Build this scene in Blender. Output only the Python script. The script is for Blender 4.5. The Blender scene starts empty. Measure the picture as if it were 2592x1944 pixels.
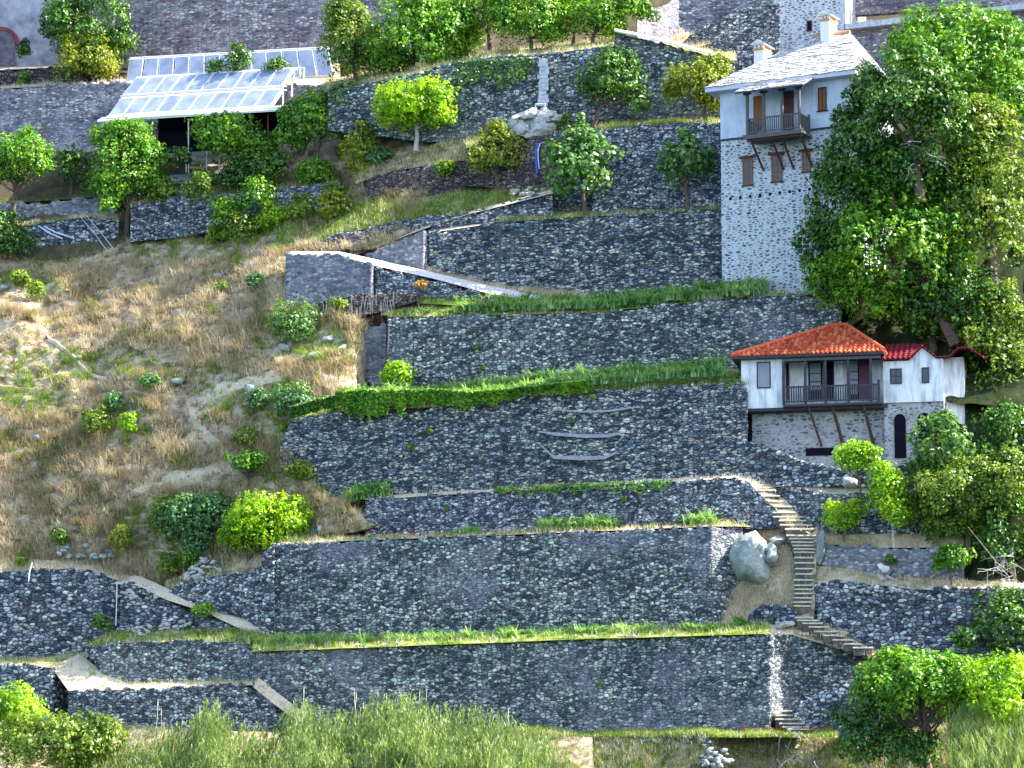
import bpy, math, random
import numpy as np
from mathutils import Vector

# ------------------------------------------------------------------ camera, world, sun
PITCH = math.radians(10.0); FPX = 9600.0
FW = np.array([0, math.cos(PITCH), math.sin(PITCH)]); UP = np.array([0, -math.sin(PITCH), math.cos(PITCH)])
CAM = np.array([0, 0, 20.0]) - FW*200.0
SUN = np.array([0.74, -0.10, 0.66]); SUN = SUN/np.linalg.norm(SUN)
sc = bpy.context.scene
col = sc.collection
cd = bpy.data.cameras.new('camera'); cam = bpy.data.objects.new('camera', cd); col.objects.link(cam)
cd.sensor_width = 36.0; cd.lens = 36.0*FPX/2592.0; cd.clip_start = 1.0; cd.clip_end = 5000.0
cam.location = CAM; cam.rotation_euler = (math.pi/2+PITCH, 0, 0); sc.camera = cam
w = bpy.data.worlds.new("World"); sc.world = w; w.use_nodes = True
nt = w.node_tree; nt.nodes.clear()
sky = nt.nodes.new('ShaderNodeTexSky'); sky.sky_type = 'NISHITA'; sky.sun_disc = False
sky.sun_elevation = math.asin(SUN[2]); sky.sun_rotation = math.atan2(SUN[0], SUN[1])
bg = nt.nodes.new('ShaderNodeBackground'); bg.inputs[1].default_value = 0.15
out = nt.nodes.new('ShaderNodeOutputWorld')
nt.links.new(sky.outputs[0], bg.inputs[0]); nt.links.new(bg.outputs[0], out.inputs[0])
sl = bpy.data.lights.new('sun', 'SUN'); sl.energy = 5.0; sl.angle = math.radians(0.5); sl.color = (1.0, 0.95, 0.86)
so = bpy.data.objects.new('sun', sl); col.objects.link(so)
so.rotation_euler = Vector(SUN).to_track_quat('Z', 'Y').to_euler(); so.location = (60, -20, 90)
sc.view_settings.view_transform = 'Standard'; sc.view_settings.look = 'None'
sc.view_settings.exposure = 1.85; sc.view_settings.gamma = 1.0; sc.view_settings.use_curve_mapping = False
sc.render.engine = 'CYCLES'
sc.cycles.max_bounces = 6; sc.cycles.transparent_max_bounces = 4

random.seed(5)
RNG = np.random.default_rng(11)

# ------------------------------------------------------------------ back-projection (pixel of the photo -> place on a depth plane)
def ray(px, py):
    return FW + np.array([1., 0, 0])*((px-1296.)/FPX) + UP*((972.-py)/FPX)
def PY(px, py, Y):
    r = ray(px, py); return CAM + r*((Y-CAM[1])/r[1])
SH = 0.0076
def P(px, py, D): return PY(px, py, D - SH*(px-1296.))
def PA(px, py, D):
    px = np.asarray(px, float); py = np.asarray(py, float); D = np.asarray(D, float)
    Y = D - SH*(px-1296.)
    rx = (px-1296.)/FPX; v = (972.-py)/FPX
    ry = FW[1]+UP[1]*v; rz = FW[2]+UP[2]*v
    t = (Y-CAM[1])/ry
    return np.stack([rx*t, Y, CAM[2]+rz*t], -1)

# ------------------------------------------------------------------ mesh helpers
def link(o, parent=None):
    col.objects.link(o)
    if parent is not None: o.parent = parent
    return o
def tag(o, label=None, cat=None, group=None, kind=None):
    if label: o['label'] = label
    if cat: o['category'] = cat
    if group: o['group'] = group
    if kind: o['kind'] = kind
    return o
def org(o):
    v = np.zeros(3)
    while o is not None:
        v = v + np.array(o.location); o = o.parent
    return v
def mesh_np(name, V, F, mat, parent=None, origin=None, smooth=False):
    """V n*3 world, F m*3 or m*4 index array"""
    V = np.asarray(V, float); F = np.asarray(F, np.int32)
    if parent is None:
        if origin is None: origin = np.array([(V[:, 0].min()+V[:, 0].max())/2, (V[:, 1].min()+V[:, 1].max())/2, V[:, 2].min()])
        o0 = np.asarray(origin, float)
    else: o0 = org(parent)
    me = bpy.data.meshes.new(name); k = F.shape[1]
    me.vertices.add(len(V)); me.vertices.foreach_set('co', (V-o0).astype(np.float32).ravel())
    me.loops.add(F.size); me.loops.foreach_set('vertex_index', F.ravel())
    me.polygons.add(len(F)); me.polygons.foreach_set('loop_start', np.arange(0, F.size, k, dtype=np.int32))
    me.polygons.foreach_set('loop_total', np.full(len(F), k, np.int32))
    if smooth: me.polygons.foreach_set('use_smooth', np.ones(len(F), bool))
    me.update(calc_edges=True); me.validate()
    me.materials.append(mat)
    o = bpy.data.objects.new(name, me); link(o, parent)
    if parent is None: o.location = o0
    return o
class MB:
    def __init__(s): s.v = []; s.f = []
    def add(s, vs, fs):
        n = len(s.v); s.v += [tuple(float(c) for c in x) for x in vs]; s.f += [tuple(i+n for i in f) for f in fs]
    def hexa(s, p):   # p: 4 bottom + 4 top
        s.add(p, [(0, 3, 2, 1), (4, 5, 6, 7), (0, 1, 5, 4), (1, 2, 6, 5), (2, 3, 7, 6), (3, 0, 4, 7)])
    def tube(s, pts, r, n=6):
        pts = [np.asarray(p, float) for p in pts]; rs = r if hasattr(r, '__len__') else [r]*len(pts)
        rings = []
        for i, p in enumerate(pts):
            a = pts[max(i-1, 0)]; b = pts[min(i+1, len(pts)-1)]; d = b-a; d /= (np.linalg.norm(d)+1e-9)
            u = np.cross(d, [0.3, 0.2, 1] if abs(d[2]) < .9 else [1, 0, 0]); u /= np.linalg.norm(u); v = np.cross(d, u)
            rings.append([p+rs[i]*(u*math.cos(2*math.pi*k/n)+v*math.sin(2*math.pi*k/n)) for k in range(n)])
        vs = [q for rg in rings for q in rg]; fs = []
        for i in range(len(pts)-1):
            for k in range(n): fs.append((i*n+k, i*n+(k+1) % n, (i+1)*n+(k+1) % n, (i+1)*n+k))
        fs.append(tuple(range(n))[::-1]); fs.append(tuple((len(pts)-1)*n+k for k in range(n)))
        s.add(vs, fs)
    def build(s, name, mat, parent=None, origin=None, smooth=False, bevel=0):
        V = np.array(s.v)
        if parent is None:
            if origin is None: origin = np.array([V[:, 0].mean(), V[:, 1].mean(), V[:, 2].min()])
            o0 = np.asarray(origin)
        else: o0 = org(parent)
        me = bpy.data.meshes.new(name); me.from_pydata((V-o0).tolist(), [], s.f); me.update()
        if smooth:
            for p in me.polygons: p.use_smooth = True
        me.materials.append(mat); o = bpy.data.objects.new(name, me); link(o, parent)
        if parent is None: o.location = o0
        if bevel:
            b = o.modifiers.new('bevel', 'BEVEL'); b.width = bevel; b.segments = 1
        return o
def empty(name, loc):
    o = bpy.data.objects.new(name, None); o.empty_display_size = .3; link(o); o.location = [float(c) for c in loc]
    return o
def noise2(x, y, seed=0, oct=3):
    """cheap smooth value noise"""
    r = np.zeros_like(x, float); a = 1.0; tot = 0
    for k in range(oct):
        tab = np.random.default_rng(seed+k*17).random((64, 64))*2-1
        xx = x*(2**k); yy = y*(2**k); i = np.floor(xx).astype(int); j = np.floor(yy).astype(int)
        fx = xx-i; fy = yy-j; fx = fx*fx*(3-2*fx); fy = fy*fy*(3-2*fy)
        g = lambda a_, b_: tab[a_ % 64, b_ % 64]
        r += a*((g(i, j)*(1-fx)+g(i+1, j)*fx)*(1-fy)+(g(i, j+1)*(1-fx)+g(i+1, j+1)*fx)*fy)
        tot += a; a *= .5
    return r/tot

# ------------------------------------------------------------------ materials
def newmat(name):
    m = bpy.data.materials.new(name); m.use_nodes = True; t = m.node_tree; t.nodes.clear()
    o = t.nodes.new('ShaderNodeOutputMaterial'); return m, t, o
def N(t, typ, **kw):
    n = t.nodes.new(typ)
    for k, v in kw.items():
        if k == 'inp':
            for a, b in v.items(): n.inputs[a].default_value = b
        else: setattr(n, k, v)
    return n
def ramp(t, fac, stops, interp='LINEAR'):
    r = t.nodes.new('ShaderNodeValToRGB'); r.color_ramp.interpolation = interp
    e = r.color_ramp.elements
    while len(e) < len(stops): e.new(.5)
    for i, (p, c) in enumerate(stops): e[i].position = p; e[i].color = (*c, 1) if len(c) == 3 else c
    t.links.new(fac, r.inputs[0]); return r
def mix(t, f, a, b, blend='MIX'):
    m = t.nodes.new('ShaderNodeMix'); m.data_type = 'RGBA'; m.blend_type = blend
    for idx, v in ((0, f), (6, a), (7, b)):
        if hasattr(v, 'is_linked') or hasattr(v, 'links'): t.links.new(v, m.inputs[idx])
        else: m.inputs[idx].default_value = v if idx == 0 else (*v, 1)
    return m.outputs[2]
def math_(t, op, a, b=0.0, c=None):
    m = t.nodes.new('ShaderNodeMath'); m.operation = op
    for i, v in enumerate((a, b, c)):
        if v is None: continue
        if hasattr(v, 'links'): t.links.new(v, m.inputs[i])
        else: m.inputs[i].default_value = v
    return m.outputs[0]
def pos(t, scale=(1, 1, 1), obj=False):
    if obj: s = N(t, 'ShaderNodeTexCoord').outputs['Object']
    else: s = N(t, 'ShaderNodeNewGeometry').outputs['Position']
    mp = N(t, 'ShaderNodeMapping'); t.links.new(s, mp.inputs[0]); mp.inputs['Scale'].default_value = scale
    return mp.outputs[0]
def noise(t, vec, scale, detail=3, rough=.55):
    n = N(t, 'ShaderNodeTexNoise', inp={'Scale': scale, 'Detail': detail, 'Roughness': rough}); t.links.new(vec, n.inputs['Vector']); return n
def principled(t, o, base, rough=.85, spec=.2, bump=None, bs=.3, bd=.03):
    b = N(t, 'ShaderNodeBsdfPrincipled')
    if hasattr(base, 'links'): t.links.new(base, b.inputs['Base Color'])
    else: b.inputs['Base Color'].default_value = (*base, 1)
    if hasattr(rough, 'links'): t.links.new(rough, b.inputs['Roughness'])
    else: b.inputs['Roughness'].default_value = rough
    b.inputs['Specular IOR Level'].default_value = spec
    if bump is not None:
        bn = N(t, 'ShaderNodeBump', inp={'Strength': bs, 'Distance': bd}); t.links.new(bump, bn.inputs['Height']); t.links.new(bn.outputs[0], b.inputs['Normal'])
    t.links.new(b.outputs[0], o.inputs[0]); return b

def stone_mat(name, stops, joint, sx=.225, sz=.125, disp=.065, jw=.09, warp=.10, patch=None, patch_col=None, joint_amt=1.0):
    m, t, o = newmat(name)
    p = pos(t)
    nz = noise(t, p, 2.2, 2)
    wv = N(t, 'ShaderNodeVectorMath', operation='MULTIPLY_ADD')
    t.links.new(nz.outputs['Color'], wv.inputs[0]); wv.inputs[1].default_value = (warp*2, warp*2, warp); t.links.new(p, wv.inputs[2])
    # rows of varying stone size
    mp = N(t, 'ShaderNodeMapping'); mp.inputs['Scale'].default_value = (1/sx, 1/sx, 1/sz); t.links.new(wv.outputs[0], mp.inputs[0])
    v1 = N(t, 'ShaderNodeTexVoronoi', feature='F1', inp={'Scale': 1.0, 'Randomness': .9}); t.links.new(mp.outputs[0], v1.inputs['Vector'])
    ve = N(t, 'ShaderNodeTexVoronoi', feature='DISTANCE_TO_EDGE', inp={'Scale': 1.0, 'Randomness': .9}); t.links.new(mp.outputs[0], ve.inputs['Vector'])
    sep = N(t, 'ShaderNodeSeparateColor'); t.links.new(v1.outputs['Color'], sep.inputs[0])
    c = ramp(t, sep.outputs[0], stops).outputs[0]
    fine = noise(t, p, 14, 4, .7)
    c = mix(t, .55, c, ramp(t, fine.outputs[0], [(.3, (.35, .35, .38)), (.7, (1, 1, 1))]).outputs[0], 'MULTIPLY')
    big = noise(t, p, .35, 3)
    c = mix(t, .7, c, ramp(t, big.outputs[0], [(.3, (.55, .58, .64)), (.7, (1.4, 1.36, 1.28))]).outputs[0], 'MULTIPLY')
    hp = pos(t, (.25, .25, 1.6)); hn = noise(t, hp, 1.0, 3, .6)
    c = mix(t, .6, c, ramp(t, hn.outputs[0], [(.35, (.6, .63, .68)), (.65, (1.3, 1.26, 1.2))]).outputs[0], 'MULTIPLY')
    edge = ramp(t, ve.outputs[0], [(jw*.4, (1, 1, 1)), (jw*1.6, (0, 0, 0))]).outputs[0]
    ee = math_(t, 'MULTIPLY', edge, joint_amt)
    c = mix(t, ee, c, joint)
    if patch:   # lime-washed / mortared areas
        pn = noise(t, p, patch, 4, .65)
        sp = noise(t, p, 7, 4, .75)
        pf = math_(t, 'MULTIPLY', ramp(t, pn.outputs[0], [(.50, (0, 0, 0)), (.66, (.85, .85, .85))]).outputs[0], ramp(t, sp.outputs[0], [(.42, (0, 0, 0)), (.52, (1, 1, 1))]).outputs[0])
        c = mix(t, pf, c, patch_col)
    b = principled(t, o, c, .8, .25)
    h1 = ramp(t, ve.outputs[0], [(0, (0, 0, 0)), (jw*1.8, (.75, .75, .75)), (.45, (1, 1, 1))]).outputs[0]
    hh = math_(t, 'MULTIPLY', h1, math_(t, 'MULTIPLY_ADD', sep.outputs[1], .8, .45))
    hh = math_(t, 'ADD', hh, math_(t, 'MULTIPLY', fine.outputs[0], .35))
    d = N(t, 'ShaderNodeDisplacement', inp={'Midlevel': .6, 'Scale': disp}); t.links.new(hh, d.inputs['Height'])
    t.links.new(d.outputs[0], o.inputs['Displacement']); m.displacement_method = 'BOTH'
    return m
S_DRY = [(0, (.05, .06, .085)), (.3, (.15, .175, .215)), (.55, (.28, .32, .37)), (.78, (.50, .54, .58)), (.93, (.88, .90, .90)), (1, (.34, .25, .18))]
M_STONE = stone_mat('dry_stone', S_DRY, (.02, .02, .03), joint_amt=.9)
M_STONE_B = stone_mat('dry_stone_large', S_DRY, (.02, .02, .03), sx=.31, sz=.17, disp=.09, joint_amt=.9)
M_STONE_L = stone_mat('mortared_stone', [(0, (.12, .13, .16)), (.4, (.25, .27, .31)), (.8, (.40, .41, .44)), (1, (.6, .6, .6))], (.16, .16, .2), sx=.27, sz=.15, disp=.04, joint_amt=.8)
M_STONE_FAR = stone_mat('pale_rubble', [(0, (.10, .08, .12)), (.35, (.26, .24, .27)), (.75, (.46, .44, .46)), (.93, (.72, .70, .70)), (1, (.30, .12, .10))], (.15, .13, .18), sx=.30, sz=.13, disp=.05, patch=.6, patch_col=(.42, .41, .46))
M_STONE_RUST = stone_mat('rusty_stone', [(0, (.07, .05, .06)), (.4, (.17, .13, .13)), (.8, (.30, .25, .23)), (1, (.48, .38, .30))], (.03, .02, .03), sx=.28, sz=.12, disp=.08)
M_TOWER = stone_mat('tower_masonry', [(0, (.07, .08, .12)), (.5, (.15, .17, .22)), (.8, (.30, .33, .38)), (1, (.45, .47, .50))], (.60, .62, .66), sx=.30, sz=.135, disp=.012, jw=.17, warp=.04, joint_amt=1.0)
M_HOUSEBASE = stone_mat('house_masonry', [(0, (.08, .09, .12)), (.5, (.22, .24, .28)), (1, (.48, .48, .48))], (.42, .41, .42), sx=.34, sz=.17, disp=.03, jw=.13, patch=1.1, patch_col=(.50, .49, .49))
M_STONE_C = stone_mat('weathered_stone', [(0, (.045, .06, .08)), (.3, (.13, .16, .19)), (.55, (.25, .30, .34)), (.75, (.42, .47, .48)), (.9, (.80, .78, .68)), (1, (.45, .36, .24))], (.018, .02, .03), sx=.28, sz=.125, disp=.075, warp=.14, joint_amt=.92)
M_WALL_LOW = stone_mat('lichened_stone', [(0, (.05, .065, .075)), (.3, (.14, .175, .19)), (.55, (.26, .32, .33)), (.78, (.46, .53, .50)), (.93, (.85, .88, .80)), (1, (.25, .2, .12))], (.02, .022, .03), sx=.25, sz=.14, disp=.07, patch=.22, patch_col=(.24, .23, .29), joint_amt=.9)

def ground_mat(name, cols, sc1=1.2, bump=.5):
    m, t, o = newmat(name); p = pos(t)
    n1 = noise(t, p, sc1, 6, .65); n2 = noise(t, p, 9, 4, .7)
    c = ramp(t, n1.outputs[0], cols).outputs[0]
    c = mix(t, .6, c, ramp(t, n2.outputs[0], [(.3, (.5, .48, .45)), (.7, (1.2, 1.15, 1.1))]).outputs[0], 'MULTIPLY')
    principled(t, o, c, .95, .05, n2.outputs[0], bump, .12); return m
M_DRYG = ground_mat('dry_ground', [(.3, (.32, .25, .15)), (.45, (.48, .38, .24)), (.55, (.60, .50, .35)), (.7, (.70, .62, .48))])
M_SCRUB = ground_mat('scrub_soil', [(.3, (.10, .10, .05)), (.42, (.24, .18, .12)), (.55, (.52, .42, .30)), (.7, (.68, .60, .48))])
M_PATH = ground_mat('pale_path', [(.3, (.58, .48, .35)), (.6, (.74, .64, .48)), (.75, (.80, .72, .60))], 2)
M_CONC = ground_mat('concrete_path', [(.3, (.66, .60, .58)), (.7, (.80, .75, .73))], 1.5, .2)
M_SOIL = ground_mat('dark_soil', [(.3, (.06, .05, .04)), (.6, (.13, .11, .07)), (.8, (.2, .16, .1))])
M_GREENG = ground_mat('green_turf', [(.3, (.06, .10, .02)), (.5, (.20, .28, .05)), (.65, (.36, .38, .12)), (.8, (.5, .42, .22))], 1.0)
M_ROCK = ground_mat('grey_rock', [(.25, (.13, .16, .15)), (.45, (.30, .34, .33)), (.6, (.48, .53, .52)), (.8, (.62, .66, .65))], .9, .6)
M_ROCKW = ground_mat('pale_rock', [(.25, (.26, .26, .26)), (.45, (.48, .48, .47)), (.7, (.72, .71, .69))], 1.6, .7)
M_SEA = ground_mat('sea_water', [(.3, (.01, .04, .06)), (.7, (.02, .06, .08))])

def leaf_mat(name, stops, rough=.4, trans=.35, spec=.5, nscale=.8):
    m, t, o = newmat(name)
    g = N(t, 'ShaderNodeNewGeometry'); p = pos(t)
    nz = noise(t, p, nscale, 2)
    f = math_(t, 'ADD', math_(t, 'MULTIPLY', g.outputs['Random Per Island'], .55), math_(t, 'MULTIPLY', math_(t, 'SUBTRACT', nz.outputs[0], .28), 1.0))
    c = ramp(t, f, stops).outputs[0]
    b = N(t, 'ShaderNodeBsdfPrincipled', inp={'Roughness': rough, 'Specular IOR Level': spec}); t.links.new(c, b.inputs['Base Color'])
    tr = N(t, 'ShaderNodeBsdfTranslucent'); c2 = mix(t, 1.0, c, (1.35, 1.25, .5) if spec > .18 else (1.0, .97, .88), 'MULTIPLY'); t.links.new(c2, tr.inputs[0])
    ms = N(t, 'ShaderNodeMixShader'); ms.inputs[0].default_value = trans
    t.links.new(b.outputs[0], ms.inputs[1]); t.links.new(tr.outputs[0], ms.inputs[2]); t.links.new(ms.outputs[0], o.inputs[0])
    return m
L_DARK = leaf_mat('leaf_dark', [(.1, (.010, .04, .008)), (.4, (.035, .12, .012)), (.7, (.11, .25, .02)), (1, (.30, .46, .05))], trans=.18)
L_MID = leaf_mat('leaf_mid', [(.1, (.025, .10, .008)), (.4, (.08, .25, .012)), (.7, (.22, .42, .02)), (1, (.42, .60, .04))], trans=.25)
L_BRIGHT = leaf_mat('leaf_bright', [(.1, (.07, .20, .01)), (.4, (.22, .45, .01)), (.75, (.45, .65, .02)), (1, (.65, .72, .06))], trans=.45)
L_YELLOW = leaf_mat('leaf_yellow', [(.1, (.05, .11, .01)), (.4, (.18, .26, .02)), (.75, (.38, .42, .03)), (1, (.5, .42, .10))])
L_OLIVE = leaf_mat('leaf_olive', [(.1, (.025, .07, .012)), (.4, (.10, .20, .02)), (.7, (.26, .36, .04)), (1, (.45, .42, .12))])
L_FIG = leaf_mat('leaf_fig', [(.1, (.03, .11, .02)), (.45, (.09, .22, .05)), (.8, (.24, .40, .12)), (1, (.45, .55, .25))], rough=.35)
L_STRAP = leaf_mat('leaf_strap', [(.1, (.06, .17, .05)), (.4, (.18, .38, .13)), (.7, (.40, .60, .28)), (1, (.75, .82, .55))], rough=.35)
L_BLUE = leaf_mat('leaf_bluish', [(.1, (.03, .10, .05)), (.45, (.09, .22, .08)), (.8, (.20, .38, .12)), (1, (.34, .5, .18))])
L_REED = leaf_mat('leaf_reed', [(.1, (.05, .10, .03)), (.4, (.18, .28, .08)), (.75, (.40, .50, .20)), (1, (.66, .68, .42))], rough=.5)
L_DRY = leaf_mat('dry_blades', [(.1, (.34, .26, .16)), (.3, (.60, .50, .34)), (.6, (.82, .72, .54)), (1, (.92, .87, .76))], rough=.7, trans=.3, spec=.15, nscale=.5)
L_GRASS = leaf_mat('green_blades', [(.1, (.06, .13, .02)), (.4, (.16, .30, .03)), (.75, (.34, .44, .07)), (1, (.52, .5, .18))], rough=.6, trans=.35, spec=.2)
L_SCRUB = leaf_mat('scrub_blades', [(.1, (.20, .19, .09)), (.3, (.38, .34, .17)), (.5, (.62, .52, .32)), (.65, (.50, .34, .24)), (.8, (.75, .63, .48)), (1, (.88, .80, .68))], rough=.7, trans=.25, spec=.15, nscale=.35)

def plain(name, c, rough=.6, spec=.3, var=.2, sc_=6, metal=0, bump=.1):
    m, t, o = newmat(name); p = pos(t); n = noise(t, p, sc_, 4)
    cc = mix(t, 1.0, c, ramp(t, n.outputs[0], [(.3, (1-var,)*3), (.7, (1+var*.4,)*3)]).outputs[0], 'MULTIPLY')
    b = principled(t, o, cc, rough, spec, n.outputs[0], bump, .02); b.inputs['Metallic'].default_value = metal; return m
M_PLASTER = plain('blue_white_plaster', (.66, .70, .80), .9, .1, .14, 1.5)
M_WPLASTER = plain('white_plaster', (.80, .81, .82), .9, .1, .2, 1.2)
M_SOFFIT = plain('fascia_board', (.62, .60, .72), .6, .2, .1)
M_DWOOD = plain('dark_wood', (.06, .055, .07), .7, .2, .35, 8)
M_GWOOD = plain('grey_wood', (.13, .12, .12), .8, .2, .3, 8)
M_BWOOD = plain('brown_wood', (.10, .05, .04), .7, .2, .35, 8)
M_OWOOD = plain('orange_wood', (.30, .11, .035), .6, .3, .3, 8)
M_GLASS = plain('dark_glass', (.02, .02, .035), .1, .6, .1, 3)
M_GREYPANE = plain('grey_shutter', (.27, .29, .34), .6, .3, .15, 2)
M_DARK = plain('interior_shade', (.012, .01, .02), .9, .0, .2, 3)  # near-black colour stands for the shade inside openings
M_BARK = plain('bark', (.15, .11, .09), .9, .1, .5, 7, bump=.4)
M_BARKW = plain('bleached_wood', (.50, .46, .43), .8, .1, .4, 7)
M_WMETAL = plain('white_metal', (.80, .80, .82), .4, .4, .08)
M_STEEL = plain('dark_steel', (.06, .06, .08), .5, .4, .2)
M_RED = plain('red_paint', (.40, .06, .06), .5, .4, .3)
M_BLUEPIPE = plain('blue_pipe', (.05, .10, .48), .4, .4, .1)
M_PALEPIPE = plain('pale_pipe', (.60, .66, .85), .4, .4, .1)
M_BLUETARP = plain('blue_tarp', (.06, .35, .60), .5, .3, .15)
M_STAIN = plain('lime_stain', (.55, .57, .62), .9, .1, .35, 5)
M_POPPY = plain('poppy_petals', (.65, .04, .02), .6, .2, .1)
M_CHIM = plain('chimney_plaster', (.80, .78, .76), .9, .1, .08)
M_TERRA = plain('terracotta', (.62, .30, .16), .8, .1, .3)
M_COPE = plain('coping_stone', (.74, .72, .70), .8, .1, .2, 4)
def slate_mat():
    m, t, o = newmat('roof_slates'); p = pos(t, obj=False)
    mp = N(t, 'ShaderNodeMapping'); mp.inputs['Scale'].default_value = (2.2, 2.2, 6.5); t.links.new(p, mp.inputs[0])
    v = N(t, 'ShaderNodeTexVoronoi', feature='F1', inp={'Scale': 1.0}); t.links.new(mp.outputs[0], v.inputs['Vector'])
    e = N(t, 'ShaderNodeTexVoronoi', feature='DISTANCE_TO_EDGE', inp={'Scale': 1.0}); t.links.new(mp.outputs[0], e.inputs['Vector'])
    s = N(t, 'ShaderNodeSeparateColor'); t.links.new(v.outputs['Color'], s.inputs[0])
    c = ramp(t, s.outputs[0], [(0, (.30, .29, .30)), (.3, (.48, .47, .46)), (1, (.68, .67, .65))]).outputs[0]
    c = mix(t, ramp(t, e.outputs[0], [(.02, (1, 1, 1)), (.07, (0, 0, 0))]).outputs[0], c, (.16, .15, .14))
    h = math_(t, 'ADD', s.outputs[1], math_(t, 'MULTIPLY', e.outputs[0], 2))
    principled(t, o, c, .65, .3, h, .6, .05); return m
M_SLATE = slate_mat()
def streaky(name, c, k=.35):
    m, t, o = newmat(name); n1 = noise(t, pos(t, (2.2, 2.2, .35)), 1.4, 5, .7); n2 = noise(t, pos(t), 1.1, 4)
    cc = mix(t, k, c, ramp(t, n1.outputs[0], [(.38, (.45, .45, .47)), (.55, (1, 1, 1))]).outputs[0], 'MULTIPLY')
    cc = mix(t, .6, cc, ramp(t, n2.outputs[0], [(.3, (.72, .73, .77)), (.6, (1, 1, 1))]).outputs[0], 'MULTIPLY')
    principled(t, o, cc, .9, .1, n2.outputs[0], .2, .02); return m
M_PLASTER = streaky('blue_white_plaster', (.62, .67, .80), .3); M_WPLASTER = streaky('white_plaster', (.84, .84, .86), .75)
def tile_mat():
    m, t, o = newmat('clay_tiles'); p = pos(t); n = noise(t, p, 5, 3); g = N(t, 'ShaderNodeNewGeometry')
    f = math_(t, 'ADD', math_(t, 'MULTIPLY', g.outputs['Random Per Island'], .6), math_(t, 'MULTIPLY', n.outputs[0], .5))
    c = ramp(t, f, [(.2, (.26, .03, .015)), (.5, (.52, .07, .03)), (.8, (.70, .22, .10))]).outputs[0]
    principled(t, o, c, .75, .2, n.outputs[0], .2, .02); return m
M_TILE = tile_mat()
def panel_mat():
    m, t, o = newmat('solar_glass'); p = pos(t); n = noise(t, p, 1.3, 3)
    c = ramp(t, n.outputs[0], [(.35, (.16, .20, .30)), (.65, (.26, .31, .42))]).outputs[0]
    b = principled(t, o, c, .22, .9); b.inputs['Coat Weight'].default_value = .6; b.inputs['Coat Roughness'].default_value = .25; return m
M_PANEL = panel_mat()

# ------------------------------------------------------------------ grass and leaves
def blades(base, L, az, lean, wdt, segs=2, droop=1.0):
    """base n*3, arrays -> V, F quads; blade bends outward along az"""
    n = len(base); rows = []
    dx = np.cos(az); dy = np.sin(az); sx = -dy; sy = dx
    for k in range(segs+1):
        s = k/segs; out_ = L*lean*(s**1.6); up_ = L*(s-droop*lean*.55*s**2.4)
        c = base+np.stack([dx*out_, dy*out_, up_], 1); ww = wdt*(1-.9*s)*.5
        side = np.stack([sx*ww, sy*ww, np.zeros(n)], 1)
        rows += [c-side, c+side]
    R = 2*(segs+1); V = np.stack(rows, 1).reshape(-1, 3)
    i0 = np.arange(n)[:, None]*R; F = []
    for k in range(segs): F.append(i0+np.array([2*k, 2*k+1, 2*k+3, 2*k+2]))
    return V, np.stack(F, 1).reshape(-1, 4)
TUFTS = {'green': [], 'dry': [], 'scrub': []}
def facing_w(az): return az

# ------------------------------------------------------------------ sheets (ground) and walls
def poly(pts, x):
    a = np.array(pts, float); return np.interp(x, a[:, 0], a[:, 1])
def sheet(name, front, back, mat, n=None, m=6, rough=.05, green=0, dry=0, scrub=0, kind='structure', label=None, cat=None, parent=None):
    fa = np.array(front, float); ba = np.array(back, float)
    x0, x1 = fa[0, 0], fa[-1, 0]
    n = n or max(8, int((x1-x0)/48/.22)); s = np.linspace(0, 1, n)
    fx = x0+(x1-x0)*s; bx = ba[0, 0]+(ba[-1, 0]-ba[0, 0])*s
    A = PA(fx, np.interp(fx, fa[:, 0], fa[:, 1]), np.interp(fx, fa[:, 0], fa[:, 2]))
    B = PA(bx, np.interp(bx, ba[:, 0], ba[:, 1]), np.interp(bx, ba[:, 0], ba[:, 2]))
    t = np.linspace(0, 1, m)[:, None, None]; G = A[None]*(1-t)+B[None]*t
    G[..., 2] += rough*noise2(G[..., 0]*1.3, G[..., 1]*1.3, 3)*np.clip(np.sin(np.pi*np.linspace(0, 1, m))*2+.15, 0, 1)[:, None]
    V = G.reshape(-1, 3); i = np.arange(m-1)[:, None]*n+np.arange(n-1)[None]
    F = np.stack([i, i+1, i+n+1, i+n], -1).reshape(-1, 4)
    o = mesh_np(name, V, F, mat, parent, smooth=True)
    if parent is None:
        tag(o, label, cat, kind=kind)
    area = np.linalg.norm(A[-1]-A[0])*np.mean(np.linalg.norm(B-A, axis=1))
    for key, dens in (('green', green), ('dry', dry), ('scrub', scrub)):
        k = int(area*dens)
        if k:
            a = RNG.random(k)*(n-1.001); b = RNG.random(k)*(m-1.001); ia = a.astype(int); ib = b.astype(int); fa_ = (a-ia)[:, None]; fb = (b-ib)[:, None]
            q = (G[ib, ia]*(1-fa_)+G[ib, ia+1]*fa_)*(1-fb)+(G[ib+1, ia]*(1-fa_)+G[ib+1, ia+1]*fa_)*fb
            TUFTS[key].append(q)
    return G
WALLS = {}
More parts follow.
